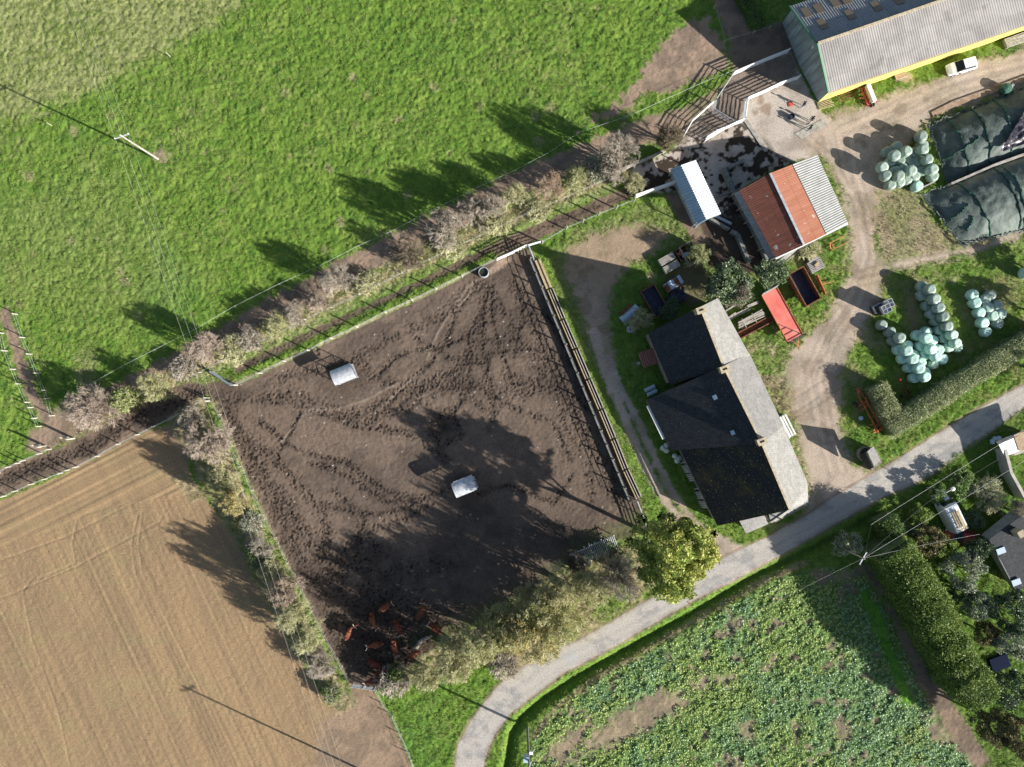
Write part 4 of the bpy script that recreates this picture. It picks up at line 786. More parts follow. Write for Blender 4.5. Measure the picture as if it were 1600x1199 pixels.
# ---- vehicles
mat('car_white',(.78,.8,.82),.25,spec=.5); mat('car_red',(.42,.05,.04),.35,spec=.5); mat('lamp_red',(.4,.02,.02),.3); mat('lamp_clear',(.7,.7,.7),.1)
def car(label,u,v,rz,paint,L_=4.2,W_=1.75,H_=1.5,van=False):
    t=thing('parked_van' if van else 'parked_car',label,'van' if van else 'car',P(u,v),rz)
    m=MB()
    if not van:
        sect=[(-2.1,.45,.7,.72),(-2.0,.35,.95,.8),(-1.75,.3,1.0,.86),(-.2,.3,1.0,.87),(.9,.3,.98,.87),(1.6,.3,.85,.84),(1.95,.32,.72,.76),(2.1,.4,.6,.6)]
    else:
        sect=[(-2.75,.4,2.2,.9),(-2.6,.35,2.55,.98),(0.9,.35,2.6,.98),(1.3,.35,2.5,.97),(1.75,.35,1.5,.95),(2.5,.35,1.15,.9),(2.75,.4,.9,.78)]
    rings=[]
    for x,z0,z1,w in sect:
        w=w if van else w
        rings.append([Vector((x,-w,z0)),Vector((x,-w*1.0,(z0+z1)*.55)),Vector((x,-w*.9,z1)),Vector((x,0,z1+.03)),Vector((x,w*.9,z1)),Vector((x,w,(z0+z1)*.55)),Vector((x,w,z0))])
    for a,b in zip(rings,rings[1:]):
        for i in range(6): m.q([a[i],a[i+1],b[i+1],b[i]])
        m.q([a[6],a[0],b[0],b[6]])
    m.q(rings[0][::-1]); m.q(rings[-1]); m.build('body',paint,t,smooth=False)
    if not van:
        m=MB(); q=[(-1.75,.72,1.0),(-1.35,.62,1.42),(.1,.62,1.46),(1.0,.74,1.0)]
        rr=[[Vector((x,-w,z)),Vector((x,w,z))] for x,w,z in q]
        m.q([rr[1][0],rr[2][0],rr[2][1],rr[1][1]]); m.build('roof',paint,t)
        m=MB(); m.q([rr[0][0],rr[1][0],rr[1][1],rr[0][1]]); m.build('rear_window','glass_dark',t)
        m=MB(); m.q([rr[2][0],rr[3][0],rr[3][1],rr[2][1]]); m.build('windscreen','glass_dark',t)
        for s in (0,1):
            m=MB(); m.q([rr[k][s] for k in (0,1,2,3)][::(1 if s else -1)]); m.build('side_window','glass_dark',t)
    else:
        m=MB(); m.q([(1.2,-.8,2.56),(1.72,-.86,1.6),(1.72,.86,1.6),(1.2,.8,2.56)]); m.v=[(a+.04,b,c+.03) for a,b,c in m.v]; m.build('windscreen','glass_dark',t)
        m=MB()
        for x in (-2.2,-1.4,-.6,.2): m.box((x,.1,2.76),(.08,1.3,.08))
        for y in (-.5,-.2,.1,.4): m.box((-1,y,2.82),(2.9,.12,.05))
        m.box((-.9,-.25,2.9),(2.4,.3,.1)); m.build('roof_rack','ochre_wood',t)
    k=1.3 if not van else 1.8
    for x in (-k,k):
        for s in (-1,1):
            m=MB(); y=s*(.8 if not van else .9); m.tube((x,y-.1,.32),(x,y+.1,.32),.32,n=14); w_=m.build('wheel','tyre',t)
            m=MB(); m.tube((x,y+s*.1,.32),(x,y+s*.12,.32),.18,n=10); m.build('rim','galvanised',w_)
    xf=2.08 if not van else 2.72
    for s in (-1,1):
        m=MB(); m.box((xf-.05,s*.55,.62 if not van else .85),(.16,.3,.14)); m.build('headlight','lamp_clear',t)
        m=MB(); m.box((-xf-.01,s*.65,.8),(.08,.25,.14)); m.build('tail_light','lamp_red',t)
        m=MB(); m.box((.75 if not van else 1.7,s*(.98 if not van else 1.08),.98 if not van else 1.6),(.14,.2,.13)); m.build('mirror','dark_metal',t)
    return t
car('white hatchback parked on the grass edge beside the yellow barn wall',1498,107,R(196),'car_white')
car('white van with a wooden roof rack parked in the garden below the road',1474,798,R(116),'car_white',van=True)
car('small red car half hidden under the garden trees behind the van',1496,836,R(172),'car_red')
# ---- trailers and machines
def open_box(t,L_,Wd,h,z,wall_m,floor_m,th=.09):
    m=MB(); m.box((0,0,z+.05),(L_,Wd,.1)); m.build('floor',floor_m,t)
    for nm,c,d in (('side_panel',(0,-Wd/2,z+h/2),(L_,th,h)),('side_panel',(0,Wd/2,z+h/2),(L_,th,h)),('end_panel',(-L_/2,0,z+h/2),(th,Wd+th,h)),('end_panel',(L_/2,0,z+h/2),(th,Wd+th,h))):
        m=MB(); m.box(c,d); m.build(nm,wall_m,t)
    m=MB()
    for s in (-1,1): m.box((0,s*Wd/2,z+h+.04),(L_+.16,.14,.08)); m.box((s*L_/2,0,z+h+.045),(.14,Wd-.02,.07))
    m.build('top_rim',wall_m if wall_m!='dark_metal' else 'rust',t)
def wheels(t,xs_,y,r=.4,w=.28):
    for x in xs_:
        for s in (-1,1):
            m=MB(); m.tube((x,s*y-w/2,r),(x,s*y+w/2,r),r,n=16); q=m.build('wheel','tyre',t); m=MB(); m.tube((x,s*y+s*w/2,r),(x,s*y+s*(w/2+.02),r),r*.5,n=10); m.build('rim','rust',q)
mat('blue_black',(.03,.035,.06),.6,(.05,.05,.07),1.5)
t=thing('tipping_trailer','rusty open tipping trailer with a dark inside, right of the evergreen bush','trailer',P(1254,449,1.2)*1,R(-61)); t.location.z=0
open_box(t,5.0,2.3,1.1,.9,'rust','blue_black'); wheels(t,(-.7,.6),1.0,.45); m=MB(); m.beam((2.5,0,.6),(3.4,0,.5),.14); m.build('drawbar','rust',t); m=MB(); m.beam((-2.4,-1.05,.8),(2.4,-1.05,.8),.12); m.beam((-2.4,1.05,.8),(2.4,1.05,.8),.12); m.build('chassis','rust_bright',t)
t=thing('flat_trailer','long red flat trailer with a hay ladder, parked behind the farmhouse','trailer',P(1222,492,1.0),R(-61)); t.location.z=0
mat('red_deck',(.62,.13,.10),.6,(.72,.24,.19),.6,lo=.35,hi=.7)
m=MB(); m.box((0,0,.95),(7.4,2.35,.12)); m.build('deck','red_deck',t)
m=MB(); m.box((0,1.2,1.02),(7.4,.08,.22)); m.box((0,-1.2,1.02),(7.4,.08,.22)); m.build('side_rail','rust_bright',t)
wheels(t,(-1.4,-.4),.95,.42)
for x,hh in ((3.75,1.5),(-3.75,1.3)):
    m=MB(); m.beam((x,-1.15,1),(x+.25*(1 if x>0 else -1),-1.15,1+hh),.08); m.beam((x,1.15,1),(x+.25*(1 if x>0 else -1),1.15,1+hh),.08)
    for k in range(4): m.beam((x+.06*k*(1 if x>0 else -1),-1.15,1.15+hh*k/3.4),(x+.06*k*(1 if x>0 else -1),1.15,1.15+hh*k/3.4),.07)
    m.build('hay_ladder','dark_metal' if x>0 else 'galvanised',t)
m=MB(); m.beam((3.7,-.6,.85),(4.9,0,.6),.1); m.beam((3.7,.6,.85),(4.9,0,.6),.1); m.beam((4.9,0,.6),(5.4,0,.55),.12); m.build('drawbar','rust_bright',t)
t=thing('tipping_trailer','low dark open trailer with brown side boards beside the farmhouse gable','trailer',P(1022,471,.9),R(-60)); t.location.z=0
open_box(t,4.1,2.1,.7,.7,'dark_metal','blue_black'); wheels(t,(0,),.95,.4); m=MB(); m.beam((-2.1,0,.6),(-3.2,.1,.45),.12); m.build('drawbar','rust',t)
t=thing('scraper_blade','rusty scraper blade with a short drawbar lying on the grass','farm implement',P(1280,446),R(-66)); m=MB(); m.box((0,0,.35),(3.0,.1,.55)); m.box((0,.1,.66),(3.0,.16,.08)); m.build('blade','rust_bright',t); m=MB(); m.beam((0,.1,.4),(.35,2.0,.3),.1); m.beam((0,.1,.4),(-.2,.6,.6),.08); m.build('drawbar','rust_bright',t)
t=thing('feed_ring','small rusty hay rack in the grass right of the rust-roofed shed','hay rack',P(1305,382),R(26)); m=MB()
for a,b in (((-1,-.5,.4),(1.4,-.5,.4)),((-1,.5,.4),(1.4,.5,.4)),((-1,-.5,.1),(-1,.5,.8)),((-.6,-.5,.4),(-.6,.5,.4)),((-1,-.5,0),(-1,-.5,.8)),((-1,.5,0),(-1,.5,.8))): m.beam(a,b,.1)
m.build('frame','rust_bright',t)
t=thing('feed_trough','long narrow dark trough with rusty rims behind the farmhouse','trough',P(1179,512,.3),R(28)); t.location.z=0
open_box(t,5.2,.85,.4,.1,'rust','rust')
t=thing('timber_stack','stack of bleached timber rails lying behind the farmhouse','timber stack',P(1173,499,.3),R(28)); t.location.z=0; m=MB()
for k in range(22): y=random.uniform(-.55,.55); a=random.uniform(-.09,.09); m.beam((-1.9+random.uniform(-.3,.3),y-a*2,.1+.055*k*.8),(1.9+random.uniform(-.4,.3),y+a*2,.12+.055*k*.8),random.uniform(.08,.15),.07)
for x in (-1.3,.3): m.beam((x,-.7,.98),(x,.7,1.0),.1,.06)
m.build('rail','pale_post',t)
for k,(a,b,w_) in enumerate((((1136,500),(1149,491),.55),((1150,492),(1170,483),.45),((1166,480),(1183,473),.4),((1132,487),(1145,479),.2),((1145,479),(1174,465),.25))):
    A_,B_=P(*a),P(*b); t=thing('concrete_beam','pale concrete trough section behind the farmhouse, '+('nearest the roof edge','second from the roof edge','third from the roof edge','thin one highest by the wall','thin long one near the bush')[k],'trough',A_,0,'pale trough sections behind the farmhouse'); m=MB(A_); m.beam((A_.x,A_.y,.35),(B_.x,B_.y,.35),w_,.45); m.build('beam','concrete',t)
def pallet(t,z,L_=1.2,Wd=1.0,mt='grey_plank',n=7):
    m=MB()
    for k in range(n): m.box((0,-Wd/2+Wd*(k+.5)/n,z+.13),(L_,Wd/n*.62,.025))
    for x in (-L_/2+.06,0,L_/2-.06): m.box((x,0,z+.07),(.1,Wd,.09))
    m.build('pallet',mt,t)
for u,v,w_,lab in ((1268,402,1.0,'small stack of grey pallets just below the shed gutter'),(1274,415,1.7,'wider stack of grey pallets and planks on the grass')):
    t=thing('pallet_stack',lab,'pallet stack',P(u,v,.5),R(28)); t.location.z=0
    for k in range(5): pallet(t,k*.15,w_+.3,w_)
    m=MB(); m.box((.1,.05,.86),(.7,.4,.16),.3); m.build('board','ochre_wood',t)
for u,v,lab in ((1042,405,'upper of two slatted crate stacks in the shade'),(1049,417,'lower of two slatted crate stacks in the shade')):
    t=thing('slatted_crate',lab,'crate',P(u,v,.8),R(30),'slatted crates in the shade'); t.location.z=0
    m=MB(); m.box((0,0,.45),(2.2,1.0,.9)); m.build('box','grey_plank',t); m=MB()
    for k in range(5): m.box((0,-.42+.21*k,.93),(2.3,.11,.06))
    m.build('lid_slat','pale_post',t)
t=thing('scrap_box','box of scrap with rusty and white metal pieces in the shade','scrap box',P(1065,398),R(30)); open_box(t,1.5,1.6,.8,0,'dark_metal','rust'); m=MB(); m.box((-.2,.3,.75),(.8,.5,.15),.4); m.build('scrap','rust_bright',t); m=MB(); m.box((.2,-.3,.78),(.9,.6,.14),-.3); m.build('sheet','blue_panel',t)
t=thing('wooden_pen','small dark green wooden enclosure beside the shrub','enclosure',P(1074,396),R(30)); m=MB(); m.beam((-.9,1.2,.8),(1,1.2,.8),.1,.9); m.beam((1,1.2,.8),(1,-1.9,.8),.1,.9); m.beam((-.9,1.2,.8),(-.9,-1.9,.8),.1,.9); m.build('board','wood_post',t)
t=thing('old_cart','old flat cart loaded with rusty and blue panels in the shade','cart',P(1050,445),R(32)); m=MB(); m.box((0,0,.7),(2.7,1.3,.12)); m.build('deck','grey_plank',t); wheels(t,(-.8,.8),.65,.3,.15)
m=MB(); m.box((.55,0,.82),(.7,1.1,.12)); m.box((-1.05,-.1,.84),(.6,1.0,.16)); m.build('panel','rust',t); m=MB(); m.box((1.15,.05,.8),(.45,1.2,.1)); m.box((-.25,.05,.82),(.8,1.2,.1)); m.box((.12,.05,.9),(.14,1.1,.05)); m.build('sheet','blue_panel',t)
t=thing('scrap_heap','heap of dark scrap and tarpaulin beneath the shaded bushes','scrap heap',P(1056,460)); m=MB()
for k in range(30): m.box((random.uniform(-1.3,1.3),random.uniform(-1,1),.2+random.uniform(0,.4)),(random.uniform(.3,.9),random.uniform(.2,.6),random.uniform(.1,.4)),random.uniform(0,3))
m.build('scrap','blue_black',t)
t=thing('curved_sheet','curved corrugated sheet and rusty plate lying beside the small bare bush','metal sheet',P(984,492),R(40)); m=MB(); N=12
for k in range(N):
    a0_=math.pi*(.15+.7*k/N); a1_=math.pi*(.15+.7*(k+1)/N); m.q([(-1.5,-.75*math.cos(a0_),.75*math.sin(a0_)-.2),(1.5,-.75*math.cos(a0_),.75*math.sin(a0_)-.2),(1.5,-.75*math.cos(a1_),.75*math.sin(a1_)-.2),(-1.5,-.75*math.cos(a1_),.75*math.sin(a1_)-.2)])
m.build('sheet','blue_panel',t); m=MB(); m.beam((-1,.85,.4),(1,.95,.45),.5,.05); m.build('plate','rust',t)
t=thing('round_cover','round pale metal tank lid standing near the curved sheet','tank lid',P(984,515)); m=MB(); m.tube((0,0,.1),(0,0,.55),.5,n=24); m.build('drum','galvanised',t); m=MB(); m.beam((-.45,0,.58),(.45,0,.58),.07,.04); m.beam((0,-.45,.57),(0,.45,.57),.07,.04); m.build('cross_bar','dark_metal',t)
roofmat('small_rust',(.26,.11,.08),(.36,.19,.14),2,streak=True)
t=thing('rusty_hut','tiny hut with a rusty ribbed roof on the grass beside the farmhouse','hut',P(1011,560),R(20)); m=MB(); m.box((0,0,.6),(1.9,1.8,1.2)); m.build('wall','grey_plank',t); m=MB(); m.corr((-1.15,1.1,1.6),(1.15,1.1,1.6),(1.15,-1.1,1.35),(-1.15,-1.1,1.35),.3,.05); m.build('roof','small_rust',t)
t=thing('white_tub','small white tub beside the rusty hut','tub',P(997,568)); m=MB(); m.lathe([(.16,0),(.22,.35),(.2,.36),(.14,.05)],n=12); m.build('tub','white_paint',t)
t=thing('plastic_tank','pair of pale blue plastic tanks lying by the house corner','tank',P(1016,610),R(25)); m=MB(); m.tube((-.75,.28,.35),(.75,.28,.35),.3,n=14); m.tube((-.7,-.4,.35),(.75,-.4,.35),.3,n=14); m.build('tank','blue_panel',t,smooth=False)
mat('bag_white',(.62,.66,.6),.7,(.45,.55,.42),2.0,bump=.5)
for u,v,lab in ((1037,700,'upright crumpled white feed sack nearest the roof step'),(1056,716,'wide slumped white feed sack on the grass by the wall')):
    t=thing('feed_sack',lab,'sack',P(u,v)); m=MB()
    for k in range(3): m.lathe([(.05,0),(.36,.08),(.42,.3),(.3,.55),(.06,.68)],c=(random.uniform(-.35,.35),-.35+.35*k,0),n=9,jit=.25)
    m.build('sack','bag_white',t,smooth=True)
t=thing('garden_bench','white slatted bench against the sunny house wall','bench',P(1227,666),R(-63)); t.scale=(1.1,1.5,1); m=MB(); m.box((0,-.12,.45),(2.9,.16,.06)); m.box((0,.12,.45),(2.9,.16,.06)); m.box((0,.4,.45),(2.9,.16,.06)); m.box((0,-.35,.75),(2.9,.06,.4)); m.build('seat','white_paint',t)
for x in (-1.3,1.3): m=MB(); m.box((x,0,.22),(.08,.7,.44)); m.build('leg','white_paint',t)
# seed drill
t=thing('seed_drill','bright red seed drill with a white hopper standing in the grass','seed drill',P(1355,151),R(-68)); m=MB(); m.box((0,0,1.0),(2.5,.55,.6),taper=1.0); m.build('hopper','white_paint',t); m=MB()
for y in (-.7,.7,-.35): m.box((0,y,.5),(2.7,.12,.14))
for x in (-1.2,-.6,0,.6,1.2): m.beam((x,-.8,.5),(x,.8,.45),.1); m.beam((x,.7,.5),(x+.1,1.0,.1),.09); m.beam((x,-.7,.5),(x,-.95,.1),.09)
m.beam((0,-.7,.5),(0,-1.5,.7),.1); m.build('frame','rust_bright' if False else 'red_paint',t); wheels(t,(-1.35,1.35),.15,.35,.12)
t=thing('harrow','rusty spike harrow lying in the grass under the yellow wall','harrow',P(1322,152),R(18)); m=MB()
for k in range(6): m.beam((-1.3+.5*k,-.5,.2),(-1.2+.5*k,.5,.2),.06)
for y in (-.4,0,.4): m.beam((-1.4,y,.25),(1.5,y,.25),.06)
m.build('frame','rust',t)
t=thing('pipe_bundle','thin pale pipes and coiled hose lying by the barn corner','pipes',P(1288,163),R(20)); m=MB()
for k in range(6): m.tube((-1,-.5+.2*k,.12),(1.2+random.uniform(-.3,.3),-.7+.24*k,.2),.05,n=6)
m.build('pipe','ochre_wood',t)
t=thing('log_pile','short pile of sawn logs on bare ground under the yellow wall','log pile',P(1407,118),R(15)); m=MB()
for k in range(7): m.tube((-.9+.05*k,-.4+.16*k,.15+.1*(k%2)),(.7,-.4+.16*k,.15+.1*(k%2)),.13,n=8)
m.build('log','wood_post',t); m=MB(); m.box((-.3,0,.45),(1.6,1.0,.05),.1); m.build('board','brick',t)
t=thing('timber_trailer','pallet of long grey timber at the far end of the yellow wall','timber stack',P(1594,62),R(19)); m=MB()
for k in range(10): m.beam((-2.6,-.6+.13*k,.6),(3,-.65+.14*k+random.uniform(-.1,.1),.62),.1,.12)
m.box((-2.4,0,.3),(.2,1.3,.6)); m.box((1,0,.3),(.2,1.3,.6)); m.build('timber','grey_plank',t)
t=thing('rubbish_sack','dark green mesh sack of waste at the kerb of the upper clamp','sack',P(1566,142)); m=MB(); m.lathe([(.1,0),(.7,.1),(.8,.6),(.65,1.1),(.1,1.25)],n=10,jit=.15); m.build('sack','sandbag',t)
m=MB(); m.beam((.55,-.5,.2),(.7,.5,1.2),.1); m.beam((.75,-.4,.2),(.85,.4,1.2),.1); m.build('frame','galvanised',t)
# cultivator
mat('orange_paint',(.62,.17,.05),.55,(.4,.12,.05),2.0)
t=thing('cultivator','long orange folding cultivator parked beside the clipped hedge','cultivator',P(1355,645),R(-62)); m=MB()
for a,b in (((-4,0,.8),(-2.0,-.35,.8)),((-4,0,.8),(-2.0,.35,.8)),((-2.2,-.3,.9),(2.9,-.3,.9)),((-2.2,.3,.9),(2.9,.3,.9)),((-1.6,-1.0,.8),(-1.6,1.0,.8)),((-.9,-.9,.8),(-1.2,1.0,.8)),((1.4,-.8,.9),(2.6,.8,.9)),((1.6,.8,.9),(2.4,-.8,.9)),((.6,.3,.9),(1.6,.9,.6)),((2.7,-.9,.8),(2.7,.9,.8))): m.beam(a,b,.14)
m.build('frame','orange_paint',t); m=MB()
for x in (-1.6,-1.2,1.5,2.0,2.6):
    for y in (-.9,-.5,.5,.9): m.beam((x,y,.8),(x+.1,y,.1),.06)
m.build('tine','rust',t); wheels(t,(-1.8,),1.05,.38,.25); m=MB(); m.lathe([(.05,.0),(.3,.1),(.3,.4),(.05,.5)],c=(.2,-1.25,0),n=12); m.build('drum','blue_panel',t)
# bale spike / tedder behind hedge
t=thing('hay_tedder','small reddish hay tedder with spread arms in the shade of the hedge','hay tedder',P(1408,607),R(-62)); m=MB()
m.beam((-1.4,0,.7),(1.0,0,.7),.12)
for k in range(7): a=k*.9; m.beam((.9,0,.6),(.9+1.5*math.cos(a),1.5*math.sin(a),.4),.06)
m.beam((-.2,-1.5,.6),(.1,1.6,.6),.07); m.build('frame','rust',t); m=MB(); m.lathe([(.05,.9),(.18,.95),(.05,1.1)],c=(-1.4,0,0),n=10); m.build('cap','car_red',t); wheels(t,(.9,),.6,.25,.12)
# stone well house
def well():
    ro=P(1356,712,0); t=thing('well_house','small stone well house with a steep stone roof on the grass corner','well house',ro)
    r0,r1=P(1357,708,3.2),P(1367,731,3.2)
    r0,r1=P(1354,707,3.3),P(1365,731,3.3); e0,e1=P(1365,697,2.0),P(1375,720,2.0); l0,l1=P(1343,711,1.3),P(1356,734,1.5)
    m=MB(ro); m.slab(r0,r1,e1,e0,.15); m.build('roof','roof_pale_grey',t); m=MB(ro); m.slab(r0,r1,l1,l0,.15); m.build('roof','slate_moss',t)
    m=MB(ro); m.prism([P(1343,711),P(1354,733),P(1370,722),P(1360,699)],0,1.5); m.q([P(1345,713,1.2),P(1354,708,3.2),P(1363,699,1.9)]); m.build('wall','stone',t)
    m=MB(ro); c=P(1349,709); m.lathe([(1.05,0),(1.05,.7),(.85,.72),(.8,.1),(.05,.08)],c=(c.x-ro.x,c.y-ro.y,0)+Vector((0,0,0)) if False else Vector((c.x,c.y,0)),n=20); m.build('well_ring','stone',t)
well()
# crate tower
def crates():
    k_=0
    for (u,v,z,lab) in ((1367,483,0,'black plastic crate stack, the low one on the left'),(1379,484,1.3,'tall black plastic crate stack in the middle'),(1383,476,.7,'smaller black crate stack at the back')):
        t=thing('plastic_crate',lab,'crate',P(u,v,z),R(26),'black plastic crates by the bale row'); t.location.z=0; n_=1+int(z/.6)
        for k in range(n_+1):
            zz=k*.62; m=MB()
            for s in (-1,1): m.box((0,s*.55,zz+.3),(1.2,.06,.55)); m.box((s*.6,0,zz+.3),(.06,1.05,.55)); 
            m.box((0,0,zz+.5),(.06,1.05,.06)); m.box((0,0,zz+.56),(1.12,.06,.06)); m.box((0,0,zz+.04),(1.1,1.0,.04)); m.build('crate','dark_metal' if k<n_ else 'galvanised',t)
crates()
# hay feeders in the paddock
def feeder(label,u,v,rz):
    t=thing('hay_feeder',label,'hay feeder',P(u,v,2.6),rz,'roofed hay feeders in the paddock'); t.location.z=0
    m=MB(); N=8; L_=1.55
    for k in range(N):
        y0=-1.05+2.1*k/N; y1=-1.05+2.1*(k+1)/N; z=lambda y: 2.75-.33*y*y-.12*(y>0)*0
        m.q([(-L_,y0,z(y0)),(L_,y0,z(y0)),(L_,y1,z(y1)),(-L_,y1,z(y1))]); m.q([(-L_,y0,z(y0)-.04),(-L_,y1,z(y1)-.04),(L_,y1,z(y1)-.04),(L_,y0,z(y0)-.04)])
    m.build('roof','galvanised',t)
    for x in (-1.35,1.35):
        for y in (-.95,.95): m=MB(); m.beam((x,y,0),(x,y,2.5),.08); m.build('leg','galvanised',t)
    m=MB()
    for z_ in (.25,.55,1.15): 
        for s in (-1,1): m.beam((-1.35,s*.95,z_),(1.35,s*.95,z_),.05); m.beam((s*1.35,-.95,z_),(s*1.35,.95,z_),.05)
    for k in range(7): 
        for s in (-1,1): m.beam((-1.2+.4*k,s*.95,.55),(-1.1+.4*k,s*.95,1.15),.04)
    m.build('feed_rail','galvanised',t)
    m=MB(); m.box((0,0,.3),(2.5,1.7,.5)); m.build('tray','dark_metal',t)
    m=MB()
    for k in range(5): m.box((L_+.15,-.7+.35*k,2.45-.1*(k%2)),(.2,.24,.1),random.uniform(-.3,.3))
    m.build('end_bracket','galvanised',t)
feeder('roofed white hay feeder near the upper fence of the muddy paddock',535,585,R(22)); feeder('roofed white hay feeder in the middle of the muddy paddock',725,761,R(22))
# water tank
mat('water_dark',(.03,.035,.02),.06,spec=.6)
t=thing('water_tank','round galvanised water tank at the top corner of the paddock','water tank',P(756,427)); m=MB(); m.lathe([(.72,0),(.72,.85),(.64,.86),(.63,.2),(.6,.18)],n=28); m.build('tank','galvanised',t); m=MB(); m.tube((0,0,.6),(0,0,.62),.63,n=28); m.build('water','water_dark',t)
# feed barrier along the right side of the paddock
def barrier():
    J=[(836,407),(855,453),(875,501),(895,547),(915,594),(935,641),(954,687),(973,735),(994,780)]
    ro=P(*J[0]); t=thing('feed_barrier','long feed barrier of posts and rails along the right edge of the paddock','feed barrier',ro)
    off=Vector((-1.15,-.45,0))*.8
    m=MB(ro); m2=MB(ro)
    A_=P(828,406); B_=P(983,783)
    m.beam((A_.x,A_.y,.3),(B_.x,B_.y,.3),.22,.6); m.build('kerb_wall','old_concrete',t)
    for k in range(18):
        q=A_.lerp(B_,k/17.0); mm_=MB(ro); mm_.beam((q.x+.1,q.y,0),(q.x+.1,q.y,1.75 if k%2==0 else 1.25),.16); mm_.build('post','wood_post',t)
    m2.tube(Vector((A_.x+.1,A_.y,1.2)),Vector((B_.x+.1,B_.y,1.2)),.04,n=6); m2.tube(Vector((A_.x+.1,A_.y,1.65)),Vector((B_.x+.1,B_.y,1.65)),.035,n=6); m2.build('rail','dark_metal',t)
    n_=0
    for a,b in zip(J,J[1:]):
        a_,b_=P(*a),P(*b); d=(b_-a_).normalized(); nrm=Vector((d.y,-d.x,0)); nrm=nrm if nrm.x>0 else -nrm; a_=a_+d*.15; b_=b_-d*.12; n_+=1
        tt=thing('feed_trough',('top','second','third','fourth','fifth','sixth','seventh','lowest')[n_-1]+' of the long troughs along the feed barrier','trough',a_,0,'troughs along the feed barrier')
        w=.75
        for s,h,wd in ((0,.75,.13),(1,.6,.13),(.5,.45,.1)):
            if n_==1 and s==.5: continue
            m=MB(a_); p=a_+nrm*(w*s*(1 if n_>1 else .75)); q=b_+nrm*(w*s*(1 if n_>1 else .75)); m.beam((p.x,p.y,h/2),(q.x,q.y,h/2),wd if n_>1 else .3,h); m.build('side_board','ochre_wood' if n_==1 or s==0 else 'pale_post',tt)
        m=MB(a_); p=a_+nrm*w*.5; q=b_+nrm*w*.5; m.beam((p.x,p.y,.1),(q.x,q.y,.1),w-.1,.12); m.build('floor','ochre_wood' if n_==1 else 'blue_black',tt)
barrier()
# ladder rack of poles in the copse
t=thing('pole_rack','low rack of grey poles lying under the trees at the paddock corner','pole rack',P(930,862,1),R(24)); t.location.z=0; m=MB()
for k in range(26):
    x=-3.4+.26*k; m.tube((x,-1.0+random.uniform(-.3,.3),.9),(x+.15,1.0+random.uniform(-.2,.4),.95),.045,n=5)
for y in (-.8,0,.9): m.beam((-3.5,y,.8),(3.4,y,.8),.1)
for x in (-3.2,0,3.2):
    for y in (-.8,.9): m.beam((x,y,0),(x,y,.8),.1)
m.build('pole','galvanised',t)
t=thing('fallen_log','pale fallen log in the mud beside the cattle','log',P(655,1005)); m=MB(); pts=[P(650,1013,.2),P(656,1004,.25),P(663,999,.25),P(675,994,.15)]; o_=P(655,1005); m=MB(o_)
for a,b,r in zip(pts,pts[1:],(.28,.3,.22)): m.tube(a,b,r,r*.85,n=9)
m.build('trunk','wood_post',t)
# roadside houses at the lower right
def house2():
    ro=P(1600,840,0); t=thing('slate_cottage','slate-roofed cottage with small roof windows at the right edge','house',ro)
    # near (north-west) narrow slope and wall
    r0=P(1547,848,5.6); r1=P(1592,925,5.6); 
    a,b=P(1531,838,2.2),P(1579,918,2.1)
    m=MB(ro); m.slab(P(1545,843,3.7),P(1588,925,3.7),b,P(1533,842,2.2)); m.build('roof','roof_pale_grey',t,label='narrow pale edge slope')
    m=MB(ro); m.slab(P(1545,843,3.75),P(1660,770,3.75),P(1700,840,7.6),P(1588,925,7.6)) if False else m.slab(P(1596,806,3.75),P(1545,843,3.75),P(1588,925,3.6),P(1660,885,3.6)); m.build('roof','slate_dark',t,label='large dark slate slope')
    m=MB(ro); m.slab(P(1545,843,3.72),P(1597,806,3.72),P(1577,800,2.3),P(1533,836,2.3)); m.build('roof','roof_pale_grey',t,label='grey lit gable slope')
    m=MB(ro); m.prism([P(1536,842),P(1582,806),P(1650,870),P(1580,912)],0,2.0); m.build('wall','render_wall',t)
    for u,v in ((1564,861),(1588,910)):
        m=MB(ro); c=P(u,v,3.8); m.box(c,(1.2,.8,.1),R(20)); f=m.build('roof_window','blue_panel',t)
    m=MB(ro); c=P(1594,834,4.8); m.box((c.x,c.y,4.2),(.9,.9,1.8),R(30)); m.build('chimney','chim',t)
house2()
def white_shed():
    ro=P(1590,705,0); t=thing('garden_shed','white-roofed garden shed and brown lean-to at the right edge by the road','shed',ro)
    m=MB(ro); m.slab(P(1560,694,2.3),P(1583,682,2.3),P(1592,705,2.0),P(1570,714,2.0)); m.build('roof','white_paint',t)
    m=MB(ro); m.slab(P(1584,680,2.4),P(1640,660,2.4),P(1640,700,2.1),P(1592,704,2.1)); m.build('roof','brick',t)
    m=MB(ro); m.slab(P(1556,690,2.2),P(1590,676,2.2),P(1592,681,2.4),P(1560,695,2.4)); m.build('gable_trim','concrete',t)
    m=MB(ro); m.prism([P(1560,692),P(1585,680),P(1630,690),P(1570,710)],0,1.95); m.build('wall','render_wall',t)
white_shed()
wall('garden_wall','tall white rendered garden wall running down from the white-roofed shed','wall',[(1555,701),(1564,736),(1586,776)],.3,2.1,'render_wall',cap='render_wall')
t=thing('garden_pond_cover','blue tarpaulin, coloured dark as if shaded, covering something in the garden','tarpaulin',P(1560,1035),R(20)); m=MB(); m.box((0,0,.2),(3.0,2.2,.35),taper=.85); mat('tarp_blue_shaded',(.012,.018,.04),.9,spec=.03); m.build('tarpaulin','tarp_blue_shaded',t)  # shade over the tarpaulin is put into its near-black blue
mat('litter_blue',(.5,.6,.75),.6)
t=thing('laundry_heap','small pale blue and white heap at the corner of the white-roofed shed','heap',P(1553,687)); m=MB()
for k in range(6): m.lathe([(.05,0),(.3,.1),(.25,.4),(.05,.5)],c=(random.uniform(-.7,.7),random.uniform(-.4,.4),0),n=7,jit=.2)
m.build('heap','litter_blue',t)
